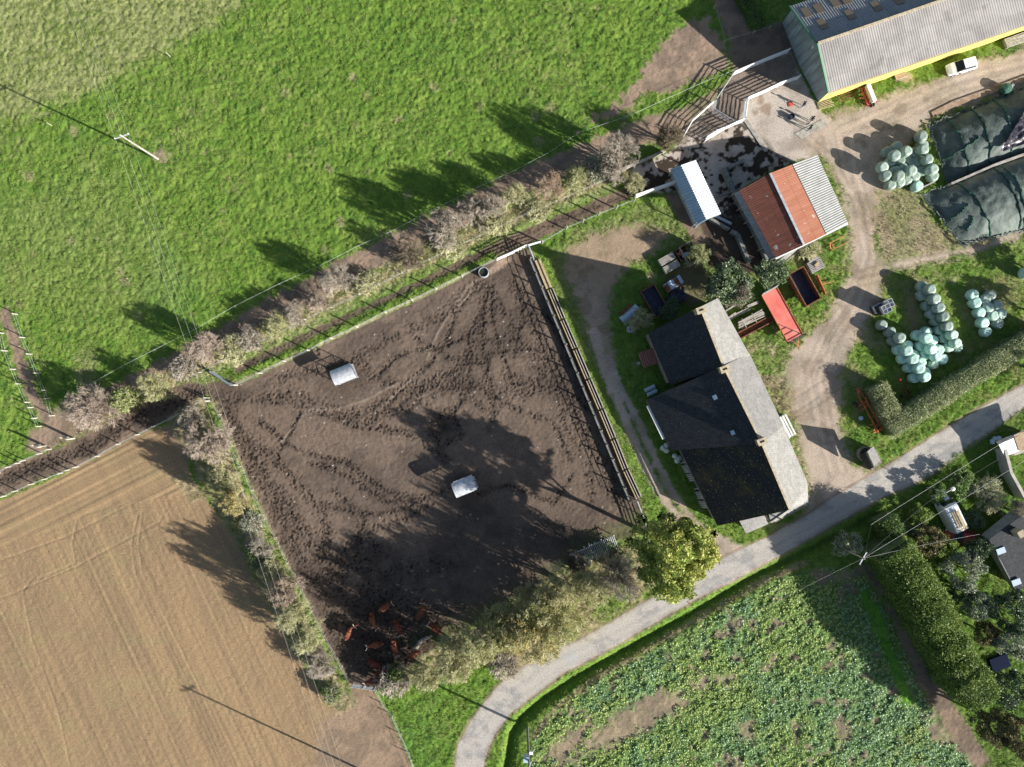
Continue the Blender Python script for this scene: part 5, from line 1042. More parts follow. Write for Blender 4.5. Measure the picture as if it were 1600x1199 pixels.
# ------------------------------------------------------------ gates and fences
def gate(label,pts,h=1.35,bars=5,mt='white_paint',name='metal_gate',group=None,r=.045,z0=.25,posts=True,postm=None,lean=0):
    a=P(*pts[0],h); ro=Vector((a.x,a.y,0)); t=thing(name,label,'gate' if 'gate' in name else 'fence',ro,0,group)
    Q=[P(u,v,h) for u,v in pts]
    m=MB(ro)
    for p,q in zip(Q,Q[1:]):
        for k in range(bars):
            z=z0+(h-z0)*k/(bars-1); rr=r*(1.5 if k==bars-1 else .8); m.tube((p.x,p.y,z),(q.x,q.y,z),rr,n=6)
    m.build('rail',mt,t)
    if posts:
        for q in Q: m=MB(ro); m.tube((q.x,q.y,0),(q.x,q.y,h+.12),.075,n=8); m.build('post',postm or mt,t)
    return t
pens='tubular rails of the cattle handling pens'
gate('white tubular rails from the pen corner up to the barn end wall',[(1148,112),(1190,94),(1235,76)],1.5,6,name='pen_fence',group=pens,r=.06)
gate('white tubular rails from the inner pen corner to the barn near wall',[(1169,152),(1195,141),(1220,129),(1251,118)],1.5,6,name='pen_fence',group=pens,r=.06)
gate('thin outer pen rails running down toward the meadow path',[(1148,112),(1130,139),(1119,155)],1.6,6,'galvanised',name='pen_fence',group=pens)
gate('lower outer pen rails ending beside the brown shrub',[(1119,155),(1083,187),(1071,208)],1.5,6,name='pen_fence',group=pens)
gate('short upright pen rails at the inner corner',[(1169,152),(1165,184)],1.5,6,name='pen_fence',group=pens,r=.06)
gate('inner pen rails slanting down toward the dirty concrete',[(1165,184),(1135,198),(1104,217)],1.5,6,name='pen_fence',group=pens)
gate('second close rail panel doubling the slanting inner rails',[(1163,187),(1120,203),(1106,212)],1.3,5,name='pen_fence',group=pens,r=.035)
gate('galvanised cross gate between outer and inner pen rails',[(1119,155),(1117,170),(1150,190)],1.6,4,'galvanised',name='pen_fence',group=pens,r=.03)
gate('white tubular gate across the top corner of the paddock',[(777,404),(800,394),(822,383)],1.5,6,name='metal_gate',r=.06)
gate('short white rail panel right of the paddock corner gate',[(824,383),(848,376)],1.4,5,name='metal_gate')
gate('galvanised gate standing between the corner gate and the feed barrier',[(826,384),(834,405)],1.5,6,'galvanised',name='metal_gate',r=.06)
gate('blue-grey metal gate standing open at the left corner of the paddock',[(328,581),(345,592),(360,602)],1.3,6,'zinc',name='metal_gate',r=.075)
gate('pale tubular gate at the lower right corner of the paddock',[(996,784),(1005,808),(1014,835)],1.3,5,'galvanised',name='metal_gate',r=.06)
gate('grey tubular gate at the bottom corner of the paddock by the cattle',[(549,1074),(566,1076),(584,1079)],1.2,7,'galvanised',name='metal_gate',r=.04)
def fence(label,pts,h=1.15,postm='pale_post',wires=(.5,1.0),wm='galvanised',wr=.012,r=.07,joinpts=None,name='post_fence',ends=None,jit=.02):
    Q=[P(u,v,h) for u,v in pts]; ro=Vector((Q[0].x,Q[0].y,0)); t=thing(name,label,'fence',ro)
    for q in Q:
        hh=h*random.uniform(.92,1.08); m=MB(ro); m.tube((q.x,q.y,-.1),(q.x+random.uniform(-jit,jit),q.y+random.uniform(-jit,jit),hh),r,r*.9,n=6); m.build('post',postm,t)
    W_=[P(u,v,h) for u,v in (ends or [])] or Q
    m=MB(ro)
    for a,b in zip(W_,W_[1:]):
        for z in wires: m.tube((a.x,a.y,z),(b.x,b.y,z),wr,n=4,caps=False)
    m.build('wire',wm,t); return t
fence('white electric tape fence along the foot of the meadow',[(118,611),(152,594),(187,574),(240,547),(300,517),(365,479),(435,444),(500,415),(560,384),(610,362),(660,336),(735,298),(800,268),(856,239),(905,207),(985,180),(1040,155),(1100,128),(1147,110)],1.0,'pale_post',(.95,),'tape',.013,.025,name='tape_fence')
fence('post and netting fence along the upper edge of the muddy paddock',[(364,602),(403,583),(441,564),(479,547),(515,528),(555,510),(600,487),(642,468),(680,450),(721,430),(775,404)],1.6,'pale_post',(.3,.7,1.1,1.5),'galvanised',.01,.11)
fence('short-post fence on the hedge side of the grassy track',[(310,582),(345,564),(400,537),(438,518),(475,499),(516,480),(560,459),(591,444),(627,426),(670,405),(720,382),(775,356),(826,332),(869,314),(925,290),(965,272)],1.0)
fence('leaning post fence below the track to the cattle yard',[(848,376),(886,354),(912,343),(937,332),(965,321),(993,310)],1.8,'pale_post',(.6,1.2),r=.12)
fence('wire fence along the lower side of the muddy lane',[(0,777),(18,769),(44,758),(65,750),(89,741),(100,736),(114,731),(147,714),(180,695),(211,680),(237,667),(257,658),(290,640),(318,622)],1.25,'pale_post',(.4,.8,1.15),r=.09)
fence('wire fence along the upper side of the muddy lane',[(-10,741),(7,731),(22,725),(30,721),(56,710),(71,703)],1.25,'pale_post',(.4,.8,1.15),r=.09)
fence('right-hand fence of the small path at the left edge',[(18,490),(30,527),(41,553),(53,583),(64,610),(69,623),(76,650)],1.25,'pale_post',(.5,1.0),r=.09)
fence('left-hand fence of the small path at the left edge',[(-4,520),(2,548),(14,577),(24,600),(37,629),(42,637),(49,654),(55,667)],1.25,'pale_post',(.5,1.0),r=.09)
fence('wire fence down the left edge of the muddy paddock',[(323,622),(341,648),(356,694),(372,730),(392,767),(410,806),(429,842),(447,881),(464,913),(486,957),(505,996),(525,1031),(543,1066)],.95,'wood_post',(.35,.8))
fence('wire fence beside the earth ramp at the bottom',[(586,1082),(598,1105),(612,1122),(625,1152),(638,1182),(650,1215)],1.0,'pale_post',(.4,.8))
fence('short fence on the back lane behind the barn',[(1118,8),(1134,62),(1180,48),(1205,40)],1.0,'pale_post',(.8,))
for lab,u,v in (('pair of heavy gate posts with crossbar at the meadow corner',68,696),('two pale gate posts left of the bare pink tree',112,684)):
    a=P(u,v); t=thing('gate_post_frame',lab,'gate posts',a); 
    for dx in (-.45,.35): m=MB(); m.tube((dx,-.3*dx,0),(dx,-.3*dx,1.9),.13,n=8); m.build('post','pale_post',t)
    m=MB(); m.beam((-.5,.15,1.0),(.4,-.1,1.0),.1); m.beam((-.5,.15,1.5),(.4,-.1,1.5),.1); m.build('rail','pale_post',t)
for lab,u,v,h in (('stout pale corner post at the left end of the hedge strip',320,627,1.6),('small fence stake alone in the upper left meadow',259,82,1.3),('lone stake left of the tall pole shadow',73,192,1.1)):
    m=MB(); m.tube((0,0,-.1),(0,0,h),.12 if h>1.5 else .05,n=7); o=m.build('wooden_post','pale_post'); o.location=P(u,v,h); o.location.z=0; tag(o,lab,'post')
# ------------------------------------------------------------ plants
leafmat('leaf_crop',[(.10,.2,.10),(.18,.31,.16),(.27,.42,.16),(.38,.5,.34)],.45,.15)
leafmat('leaf_green',[(.07,.14,.03),(.12,.2,.045),(.2,.28,.07)],.55)
leafmat('leaf_ever',[(.07,.11,.045),(.13,.18,.08),(.27,.32,.19)],.4,.1)
leafmat('leaf_tallhedge',[(.09,.16,.035),(.16,.24,.05),(.27,.33,.09)],.55)
leafmat('leaf_dark',[(.045,.085,.035),(.08,.13,.055),(.17,.22,.13)],.4,.1)
leafmat('leaf_lime',[(.12,.2,.04),(.19,.28,.05),(.3,.36,.09)],.6)
leafmat('leaf_yellow',[(.11,.15,.03),(.2,.24,.05),(.33,.34,.08),(.48,.44,.13)],.6)
leafmat('leaf_gold',[(.17,.24,.05),(.28,.35,.08),(.44,.46,.13),(.62,.58,.2)],.6)
leafmat('leaf_autumn',[(.2,.15,.05),(.34,.22,.05),(.4,.3,.08),(.2,.2,.07)],.7)
leafmat('leaf_orange',[(.28,.17,.09),(.42,.26,.14),(.36,.28,.18)],.8)
leafmat('leaf_hedge',[(.17,.21,.1),(.28,.33,.14),(.45,.45,.27),(.24,.32,.11)],.5,.15)
leafmat('leaf_sage',[(.17,.2,.13),(.27,.31,.2),(.4,.42,.3)],.5,.15)
leafmat('leaf_brown',[(.1,.09,.04),(.17,.15,.06),(.24,.2,.09),(.1,.14,.04)],.6,.15)
leafmat('dry_grass',[(.32,.27,.16),(.42,.36,.23),(.22,.24,.09)],.9,.2)
leafmat('verge_grass',[(.11,.19,.03),(.19,.27,.05),(.31,.33,.11)],.8,.2)
leafmat('twig_grey',[(.35,.30,.24),(.46,.41,.34),(.27,.23,.18)],.9,0)
leafmat('twig_pink',[(.38,.30,.24),(.47,.39,.32),(.29,.23,.18)],.9,0)
leafmat('twig_straw',[(.42,.41,.22),(.54,.52,.31),(.34,.36,.16)],.9,0)
leafmat('twig_dark',[(.17,.13,.1),(.26,.21,.17)],.9,0)
mat('bark',(.16,.13,.1),.95,(.26,.23,.19),6.0,bump=.5)
def tubes(A,B,ra,rb,n=3):
    A=np.asarray(A);B=np.asarray(B);d=B-A;d/=np.linalg.norm(d,axis=1,keepdims=True)+1e-9
    up=np.where(np.abs(d[:,2:3])<.9,np.array([[0,0,1.]]),np.array([[1.,0,0]])); y=np.cross(up,d); y/=np.linalg.norm(y,axis=1,keepdims=True)+1e-9; z=np.cross(d,y)
    a=np.arange(n)*2*math.pi/n; o=y[:,None]*np.cos(a)[None,:,None]+z[:,None]*np.sin(a)[None,:,None]
    V_=np.concatenate([A[:,None]+o*ra[:,None,None],B[:,None]+o*rb[:,None,None]],1).reshape(-1,3)
    k=np.arange(len(A))*2*n; F=[]
    for i in range(n): j=(i+1)%n; F.append(np.stack([k+i,k+j,k+n+j,k+n+i],1))
    return V_,np.concatenate(F)
def twig_segs(seed,h,r,stems=6,depth=4,fan=4,flat=.75):
    """bare crown: stems fan out from the base and split again and again"""
    g=np.random.default_rng(seed); out=[]
    pos=np.zeros((stems,3)); pos[:,:2]=g.normal(0,.12,(stems,2)); a=g.random(stems)*2*math.pi; t=g.uniform(.15,.75,stems)
    dirs=np.stack([np.cos(a)*np.sin(t),np.sin(a)*np.sin(t),np.cos(t)],1); ln=math.hypot(h,r)*.30; rad=.05+h*.009
    for lv in range(depth+1):
        L_=ln*g.uniform(.7,1.25,len(pos)); mid=pos+dirs*(L_*.5)[:,None]+g.normal(0,.06*ln,(len(pos),3)); end=pos+dirs*L_[:,None]
        r1=max(rad*.62,.015); 
        out.append((pos,mid,np.full(len(pos),rad),np.full(len(pos),(rad+r1)/2),lv)); out.append((mid,end,np.full(len(pos),(rad+r1)/2),np.full(len(pos),r1),lv))
        if lv==depth: break
        k=fan+ (1 if lv>1 else 0); src=np.repeat(np.arange(len(pos)),k); f=g.uniform(.35,1,len(src)); f[::k]=1
        np_=pos[src]*(1-f[:,None])+end[src]*f[:,None]; nd=dirs[src]+g.normal(0,.48,(len(src),3)); nd[:,2]+=.05; outw=np_.copy(); outw[:,2]=0; nd+=outw/(np.linalg.norm(outw,axis=1,keepdims=True)+.6)*.22
        nd/=np.linalg.norm(nd,axis=1,keepdims=True); pos=np_; dirs=nd; ln*=.66; rad=max(r1*.72,.017)
    return out
def scale_fit(out,h,r):
    A=np.concatenate([o[0] for o in out]+[o[1] for o in out]); mz=np.percentile(A[:,2],99); mr=np.percentile(np.hypot(A[:,0],A[:,1]),97)
    s=np.array([r/mr,r/mr,h/mz])
    def rnd(p):
        c=np.array([0,0,h*.52]); q=(p-c)/np.array([r*1.02,r*1.02,h*.5]); d=np.linalg.norm(q,axis=1,keepdims=True); up_=q[:,2:3]>-.3; k=np.where((d>.8)&up_,(.8+.28*np.tanh((d-.8)/.5))/d,1); return c+(p-c)*k
    return [(rnd(o[0]*s),rnd(o[1]*s),o[2],o[3],o[4]) for o in out]
def make_bare(seed,h,r,depth=4,fan=4,stems=6,cut=2):
    out=scale_fit(twig_segs(seed,h,r,stems,depth,fan),h,r); res=[]
    for lo,hi in ((0,cut),(cut,99)):
        S_=[o for o in out if lo<=o[4]<hi]; A=np.concatenate([o[0] for o in S_]); B=np.concatenate([o[1] for o in S_]); ra=np.concatenate([o[2] for o in S_]); rb=np.concatenate([o[3] for o in S_])
        A[:,2]=np.maximum(A[:,2],-.1); B[:,2]=np.maximum(B[:,2],.05); res.append(tubes(A,B,ra,rb,4 if lo==0 else 3))
    tips=np.concatenate([o[1] for o in out if o[4]>=depth-1]); return res,tips
def leaves(pts,size,seed,jit=.15,flat=.5):
    g=np.random.default_rng(seed); n=len(pts); c=pts+g.normal(0,jit,(n,3)); s=size*g.uniform(.6,1.4,(n,1))
    nz=g.normal(0,1,(n,3)); nz[:,2]=np.abs(nz[:,2])+flat; nz/=np.linalg.norm(nz,axis=1,keepdims=True); x=np.cross(nz,g.normal(0,1,(n,3))); x/=np.linalg.norm(x,axis=1,keepdims=True); y=np.cross(nz,x)
    V_=np.stack([c-x*s,c+y*s*.55-x*s*.1,c+x*s,c-y*s*.55+x*s*.1],1).reshape(-1,3); V_[:,2]=np.maximum(V_[:,2],.03); return V_,np.arange(n*4).reshape(-1,4)
MESH={}
def getmesh(key,fn):
    if key not in MESH:
        V_,F=fn(); o=npmesh(key,V_,F,None); MESH[key]=o.data; bpy.data.objects.remove(o)
    return MESH[key]
def part_of(name,me,parent,mt):
    if not me.materials: me.materials.append(M['bark'])
    o=bpy.data.objects.new(name,me); sc.collection.objects.link(o); o.parent=parent; o.material_slots[0].link='OBJECT'; o.material_slots[0].material=M[mt]; return o
BV={}
def bare(kind):
    if kind not in BV:
        sd_,h,r,dp,fan,st_={'a':(11,6,3,4,4,9),'b':(12,6,3,4,4,10),'c':(13,6,3,4,4,9),'d':(14,6,3,4,4,11),'s':(15,2,1.4,3,5,9)}[kind]
        BV[kind]=make_bare(sd_,h,r,dp,fan,st_)
    return BV[kind]
def bare_tree(label,u,v,rpx,h,kind='a',tw='twig_grey',leaf=None,nl=1.0,group='bare hedge trees',cat='tree',name='bare_tree',lsize=.09,rz=None,trunk='bark'):
    c=P(u,v,h*.55); t=thing(name,label,cat,(c.x,c.y,0),random.uniform(0,6) if rz is None else rz,group)
    (tr,tw_),tips=bare(kind); s=rpx*.94*S/3*(1-h*.005); sh=h/6
    if kind=='s': s=rpx*S/1.4; sh=h/2
    t.scale=(s,s,sh)
    part_of('trunk',getmesh('stems_'+kind,lambda:tr),t,trunk); part_of('twigs',getmesh('twigs_'+kind,lambda:tw_),t,tw)
    if leaf:
        nlk=int(nl*10)
        def f():
            g=np.random.default_rng(nlk); idx_=g.integers(0,len(tips),int(2600*nl)); return leaves(tips[idx_],lsize,5,.12)
        part_of('foliage',getmesh('foliage_%s_%d_%d'%(kind,nlk,int(lsize*100)),f),t,leaf)
    return t
HG='bare trees of the hedge below the meadow'
for a in [('wide pinkish bare tree at the left end of the meadow hedge',140,640,46,5,'a','twig_pink'),
 ('tall pinkish bare tree where the power lines cross the hedge',322,545,30,5.5,'b','twig_pink'),
 ('grey bare tree third along the meadow hedge, above the track',528,440,32,5.2,'c','twig_grey'),
 ('large grey bare tree beside the big field shadow',692,358,36,7,'d','twig_grey'),
 ('grey bare tree right of the large hedge tree',738,328,30,5.5,'a','twig_grey'),
 ('small grey bare tree between two larger hedge trees',772,322,26,6,'b','twig_grey'),
 ('pale bare tree left of the orange shrub',806,308,26,5,'c','twig_straw'),
 ('big spreading grey bare tree at the yard end of the hedge',966,243,42,7.5,'d','twig_grey'),
 ('drooping pale bare shrub by the wall of the cattle yard',992,285,20,3,'a','twig_straw')]: bare_tree(*a[:5],kind=a[5],tw=a[6],group=HG)
HS='leafy shrubs of the hedge below the meadow'
for lab,u,v,rp,h,k,tw,lf,nl in [('small olive shrub beside the pinkish bare tree',193,622,22,3,'s','twig_straw','leaf_lime',.35),
 ('yellow-green shrub above the left bend of the lane',237,603,30,4,'a','twig_straw','leaf_yellow',.5),
 ('low pale scrub left of the track start',285,577,24,2.2,'s','twig_grey',None,0),
 ('pale straw scrub right of the power lines',365,548,28,2,'s','twig_straw',None,0),
 ('grey low scrub in the middle of the left hedge',390,528,24,2,'s','twig_grey',None,0),
 ('olive shrub with yellow leaves in the hedge',432,505,28,3.6,'b','twig_straw','leaf_yellow',.35),
 ('small grey shrub before the third bare tree',462,488,24,3.4,'c','twig_grey',None,0),
 ('thin pinkish shrub beside a dark hedge gap',498,470,24,3,'b','twig_pink',None,0),
 ('low straw scrub below the shadowed path',575,440,22,1.6,'s','twig_straw',None,0),
 ('brown leafy shrub between the two largest bare trees',640,397,28,4,'a','twig_dark','leaf_brown',.5),
 ('low dry scrub at the foot of the large bare tree',705,385,26,1.5,'s','twig_straw',None,0),
 ('orange leafed shrub near the yard end of the hedge',857,291,26,4.6,'b','twig_pink','leaf_orange',.9),
 ('pale green shrub right of the orange one',905,278,26,3.6,'c','twig_straw','leaf_lime',.3),
 ('grey-green scrub at the foot of the spreading bare tree',930,262,24,3,'s','twig_grey','leaf_sage',.4),
 ('dense brown shrub by the corner of the cattle pens',1048,212,26,5,'b','twig_dark','leaf_brown',.9),
 ('low straw scrub above the track fence',840,328,22,1.4,'s','twig_straw',None,0),
 ('low straw scrub under the pale bare tree',775,350,24,1.5,'s','twig_straw',None,0)]: bare_tree(lab,u,v,rp,h,k,tw,lf,nl,group=HS,cat='shrub',name='hedge_shrub')
WG='trees of the strip left of the muddy paddock'
for lab,u,v,rp,h,k,tw,lf,nl in [('broad mauve-grey bare tree at the top of the strip',322,688,44,5.5,'d','twig_pink',None,0),
 ('small grey bare tree beside the lane corner',298,655,24,4,'b','twig_grey',None,0),
 ('whitish star-shaped bare tree above the orange shrub',345,747,26,5,'c','twig_straw',None,0),
 ('yellow-orange leafed tree throwing a dense round shadow',368,783,26,7,'a','twig_straw','leaf_autumn',1.6),
 ('pale grey-green shrub under the orange tree',393,818,20,2.4,'s','twig_grey','leaf_sage',.4),
 ('feathery grey tree halfway down the strip',404,855,26,3.4,'b','twig_grey',None,0),
 ('green leafed shrub hugging the field edge',400,870,20,3,'s','twig_grey','leaf_green',.5),
 ('tall grey-green tree below the middle of the strip',425,893,26,4.2,'d','twig_straw',None,0),
 ('pinkish bare tree with brown leaves by the fence',445,925,28,8,'a','twig_pink','leaf_orange',.3),
 ('pale straw bare tree three from the bottom of the strip',457,965,32,8,'b','twig_straw',None,0),
 ('grey-green tree two from the bottom of the strip',475,1000,28,6,'c','twig_straw','leaf_sage',.25),
 ('fine grey bare tree next to the bottom of the strip',500,1035,30,3.4,'d','twig_grey',None,0),
 ('small dark shrub at the lower tip of the strip',516,1082,18,2,'s','twig_grey','leaf_green',.5)]: bare_tree(lab,u,v,rp,h,k,tw,lf,nl,group=WG)
CG='trees between the paddock and the road'
for lab,u,v,rp,h,k,tw,lf,nl in [('low whitish scrub beside the bottom gate',612,1066,30,3,'s','twig_grey',None,0),
 ('small dark green bush beside the lowest cow',618,1052,16,3,'s','twig_dark','leaf_green',.7),
 ('pale scrub tree right of the bottom gate',662,1057,30,6,'b','twig_straw',None,0),
 ('wide straw-coloured bare tree above the pole shadow',710,1030,40,9.5,'d','twig_straw',None,0),
 ('tall straw tree with thin green leaves near the pale log',748,1003,42,10,'a','twig_straw','leaf_lime',.35),
 ('yellow-green tree third from the road bend',785,985,42,10,'b','twig_straw','leaf_yellow',.5),
 ('golden leafed tree in the middle of the copse',805,975,50,10.5,'c','twig_straw','leaf_autumn',.7),
 ('orange-yellow tree overhanging the pale road',842,1000,46,8,'d','twig_straw','leaf_autumn',.9),
 ('green-gold tree left of the road widening',872,970,46,9,'a','twig_straw','leaf_yellow',.7),
 ('yellow tree behind the green-gold tree',835,945,42,9,'b','twig_straw','leaf_yellow',.4),
 ('dull straw bare tree under the pole rack',885,925,40,9.5,'c','twig_straw','leaf_autumn',.3),
 ('pale straw bare tree right of the pole rack',930,915,38,9.5,'d','twig_straw',None,0),
 ('pale fine bare tree next to the big yellow tree',968,905,40,12,'a','twig_grey',None,0),
 ('grey bare scrub at the roadside below the copse',785,1040,28,2.5,'s','twig_grey',None,0),
 ('small brown scrub against the poles of the rack',905,880,20,2.5,'s','twig_dark',None,0),
 ('low scrub between the rack and the big tree',968,875,24,2.5,'s','twig_dark','leaf_green',.3)]: bare_tree(lab,u,v,rp,h,k,tw,lf,nl,group=CG,lsize=.085)
bare_tree('small pale bare bush behind the farmhouse gable',1003,502,24,3.4,'c','twig_straw','leaf_sage',.25,group='garden shrubs',cat='shrub',name='garden_shrub')
bare_tree('yellow-green shrub growing by the wooden enclosure',1092,400,22,3.6,'a','twig_straw','leaf_lime',.5,group='garden shrubs',cat='shrub',name='garden_shrub')
bare_tree('tuft of straw grass below the rust-roofed shed',1265,388,20,1.8,'s','twig_straw',None,0,group='garden shrubs',cat='shrub',name='garden_shrub')
bare_tree('greyish bare orchard tree in the lower right garden',1545,775,34,2.2,'d','twig_straw','leaf_sage',.6,group='garden trees',cat='tree')
bare_tree('bare roadside tree shadowed by the hedge end',1590,800,20,4,'b','twig_grey','leaf_sage',.3,group='garden trees',cat='tree')
# leafy crowns
def crown(seed,ncl,per,lsize,cl=.85,squash=1.0,inner=.25):
    def f():
        g=np.random.default_rng(seed); a=g.normal(0,1,(ncl,3)); a[:,2]=np.abs(a[:,2])*.8-.15; a/=np.linalg.norm(a,axis=1,keepdims=True); rad=g.uniform(inner,1,ncl)**.5; c=a*rad[:,None]*np.array([1,1,squash])
        c*=1+.16*np.sin(np.arctan2(c[:,1],c[:,0])*3+seed)[:,None]
        k=g.integers(0,ncl,ncl*per); q=g.normal(0,1,(ncl*per,3)); q/=np.linalg.norm(q,axis=1,keepdims=True); q*=g.uniform(.5,1,(ncl*per,1))*cl*g.uniform(.6,1.25,(ncl,1))[k]; pts=c[k]+q*np.array([1,1,.75])
        return leaves(pts,lsize,seed+1,.02,.3)
    return f
def leafy(label,u,v,rpx,h,kind,lf,group='garden trees',cat='tree',name='leafy_tree',zc=.62,wood='bark'):
    spec={'big':(21,170,130,.036,.155,.85,.25),'mid':(22,60,110,.05,.24,.8,.3),'mid2':(23,52,110,.05,.25,.9,.35),'small':(24,34,90,.07,.33,.8,.3),'bush':(25,40,90,.06,.3,.7,.2)}[kind]
    c=P(u,v,h*zc); t=thing(name,label,cat,(c.x,c.y,0),random.uniform(0,6),group); r=rpx*S*(1-h*zc/100)
    me=getmesh('crown_'+kind,crown(spec[0],spec[1],spec[2],spec[3],spec[4],1.0,spec[6]))
    o=part_of('crown',me,t,lf); o.location=(0,0,h*.55); o.scale=(r*.88,r*.88,h*.42); 
    g=np.random.default_rng(int(u)); A=[];B=[];ra=[];rb=[]
    A.append((0,0,-.1));B.append((.1,0,h*.4));ra.append(.05+h*.018);rb.append(.03+h*.012)
    for k in range(7):
        a=g.random()*6.28; A.append((.05,0,h*g.uniform(.25,.42)));B.append((math.cos(a)*r*.6,math.sin(a)*r*.6,h*g.uniform(.6,.85)));ra.append(.02+h*.008);rb.append(.03)
    V_,F=tubes(np.array(A,float),np.array(B,float),np.array(ra),np.array(rb),6); npmesh('trunk',V_,F,wood,t); return t
leafy('huge yellow-green leafy tree overhanging the road at the track end',1053,870,66,14,'big','leaf_yellow',group='roadside trees',name='broadleaf_tree',zc=.66) if False else leafy('huge yellow-green leafy tree overhanging the road at the track end',1055,869,74,15.5,'big','leaf_gold',group='roadside trees',name='broadleaf_tree',zc=.66)
leafy('round dark evergreen bush between the house and the rust-roofed shed',1207,427,27,4.5,'bush','leaf_ever',group='evergreen bushes',cat='bush',name='evergreen_bush')
leafy('wide dull evergreen bush touching the farmhouse gable',1142,445,40,4.2,'mid','leaf_ever',group='evergreen bushes',cat='bush',name='evergreen_bush')
leafy('glossy evergreen clump left of the farmhouse chimney',1118,452,22,3.5,'bush','leaf_dark',group='evergreen bushes',cat='bush',name='evergreen_bush')
bare_tree('brown bramble patch in the middle of the evergreen bushes',1150,458,26,4.4,'c','twig_dark','leaf_sage',.4,group='evergreen bushes',cat='bush',name='bramble')
leafy('low green ivy clump at the house gable corner',1048,485,18,2.2,'small','leaf_dark',group='evergreen bushes',cat='bush',name='evergreen_bush')
leafy('grey-green bushy shrub around the foot of the wooden pole',1325,848,23,6,'small','leaf_sage',group='roadside trees',cat='shrub',name='roadside_shrub')
leafy('bright green low bush between copse and road',955,930,20,2.4,'bush','leaf_lime',group='roadside trees',cat='bush',name='roadside_shrub')
for lab,u,v,rp,h,k,lf in [('brown-green leafy tree below the white van',1450,845,30,5,'mid','leaf_brown'),('bright lime green shrub under the brown-green tree',1473,863,25,5,'bush','leaf_lime'),
 ('round grey-green tree in the middle of the garden',1505,890,34,6,'mid2','leaf_sage'),('small lime bush by the white cable',1438,805,18,3,'small','leaf_lime'),
 ('leafy green bush under the street cables',1500,752,22,2.5,'small','leaf_green'),('dark bush beside the van rear',1520,812,18,2.4,'bush','leaf_dark'),
 ('dull green tree right of the tall hedge',1525,945,26,5.5,'mid','leaf_sage'),('tall dark tree below the slate cottage',1575,955,34,6.5,'mid2','leaf_dark'),
 ('shaded tree beside the blue tarpaulin',1540,990,24,5,'mid','leaf_brown'),('large sage tree at the right frame edge',1592,1000,34,7,'mid2','leaf_sage'),
 ('dark tree low in the garden corner',1580,1075,34,7,'mid2','leaf_dark'),('brownish autumn tree near the bottom right corner',1555,1135,36,7,'mid','leaf_brown'),
 ('olive tree in the bottom right corner',1598,1150,38,8,'mid2','leaf_brown'),('dark bush at the foot of the tall hedge',1500,925,22,5,'bush','leaf_dark'),('dark tree filling the garden behind the red car',1525,860,22,5,'bush','leaf_dark'),('lime bush on the road bank by the pale wall',1462,770,18,2.6,'small','leaf_green'),
 ('dark shrub under the overhead cables left of the van',1415,835,22,3.4,'bush','leaf_dark')]: leafy(lab,u,v,rp,h,k,lf)
# trees standing beyond the right edge that throw their shade on the farm
for lab,u,v,rp,h in [('tall conifer beyond the right edge above the road',1672,500,26,6),('tall tree beyond the right edge beside the upper bales',1650,425,26,4.5),('tree beyond the right edge near the road verge',1690,600,26,6)]: leafy(lab,u,v,rp,h,'mid2','leaf_dark',group='trees beyond the right edge')
# clipped and overgrown hedges
def hedge(label,pts,wpx,h,lf,n,seed,size=.1,name='clipped_hedge',rag=.12,core='leaf_dark',zf=None):
    g=np.random.default_rng(seed); Q=[P(u,v,h) for u,v in pts]; ro=Vector((Q[0].x,Q[0].y,0)); t=thing(name,label,'hedge',ro)
    w=wpx*S/2; L_=[(b-a).length for a,b in zip(Q,Q[1:])]; c=np.r_[0,np.cumsum(L_)]; s=g.random(n)*c[-1]; i=np.clip(np.searchsorted(c,s)-1,0,len(L_)-1)
    A=np.array([[q.x,q.y] for q in Q]); f=((s-c[i])/np.array(L_)[i])[:,None]; p=A[i]*(1-f)+A[i+1]*f; d=(A[i+1]-A[i])/np.array(L_)[i][:,None]; nn=np.stack([-d[:,1],d[:,0]],1)
    ww=w*(1+.22*(vn(s*.8+40,s*0+3,seed)-.5)+.12*(vn(s*2.5+40,s*0+3,seed+1)-.5)); hh=h*(1+.10*rag/.12*(vn(s*.6+40,p[:,0]*.6+90,seed+2)-.5))
    top=g.random(n)<.55; x=np.where(top,g.uniform(-1,1,n),np.sign(g.normal(0,1,n))*g.uniform(.82,1.03,n)); z=np.where(top,hh*(1-.18*np.abs(x)**4)*g.uniform(.93,1.03,n),g.uniform(.05,1,n)*hh*.93)
    pts3=np.stack([p[:,0]+nn[:,0]*x*ww-ro.x,p[:,1]+nn[:,1]*x*ww-ro.y,z],1); bump=(vn(pts3[:,0]*1.5+90,pts3[:,1]*1.5+90,seed+5)-.5)*.5; pts3[:,2]+=bump*rag*3*top
    V_,F=leaves(pts3,size,seed,rag,.2); npmesh('foliage',V_,F,lf,t)
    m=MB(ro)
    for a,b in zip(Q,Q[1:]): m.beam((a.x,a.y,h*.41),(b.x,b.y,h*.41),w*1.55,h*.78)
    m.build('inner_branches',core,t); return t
hedge('clipped roadside hedge running up to the right edge',[(1392,672),(1440,642),(1500,603),(1560,566),(1640,515)],30,2.6,'leaf_hedge',26000,31,.085)
hedge('short clipped hedge arm beside the orange cultivator',[(1374,602),(1385,626),(1396,650),(1404,664)],30,2.5,'leaf_hedge',12000,32,.085)
hedge('tall bright green hedge down the right side of the crop field',[(1405,862),(1440,915),(1478,985),(1512,1050),(1548,1100)],58,7.2,'leaf_tallhedge',60000,33,.12,'tall_hedge',.14)
hedge('narrow green bank hedge between the garden and the crop field',[(1388,812),(1402,842),(1412,868)],30,3.5,'leaf_green',7000,34,.1,'tall_hedge',.2)
hedge('shadowed low hedge at the top edge behind the barn lane',[(1155,-20),(1175,10),(1190,40)],22,1.2,'leaf_green',3500,35,.09,'low_hedge')
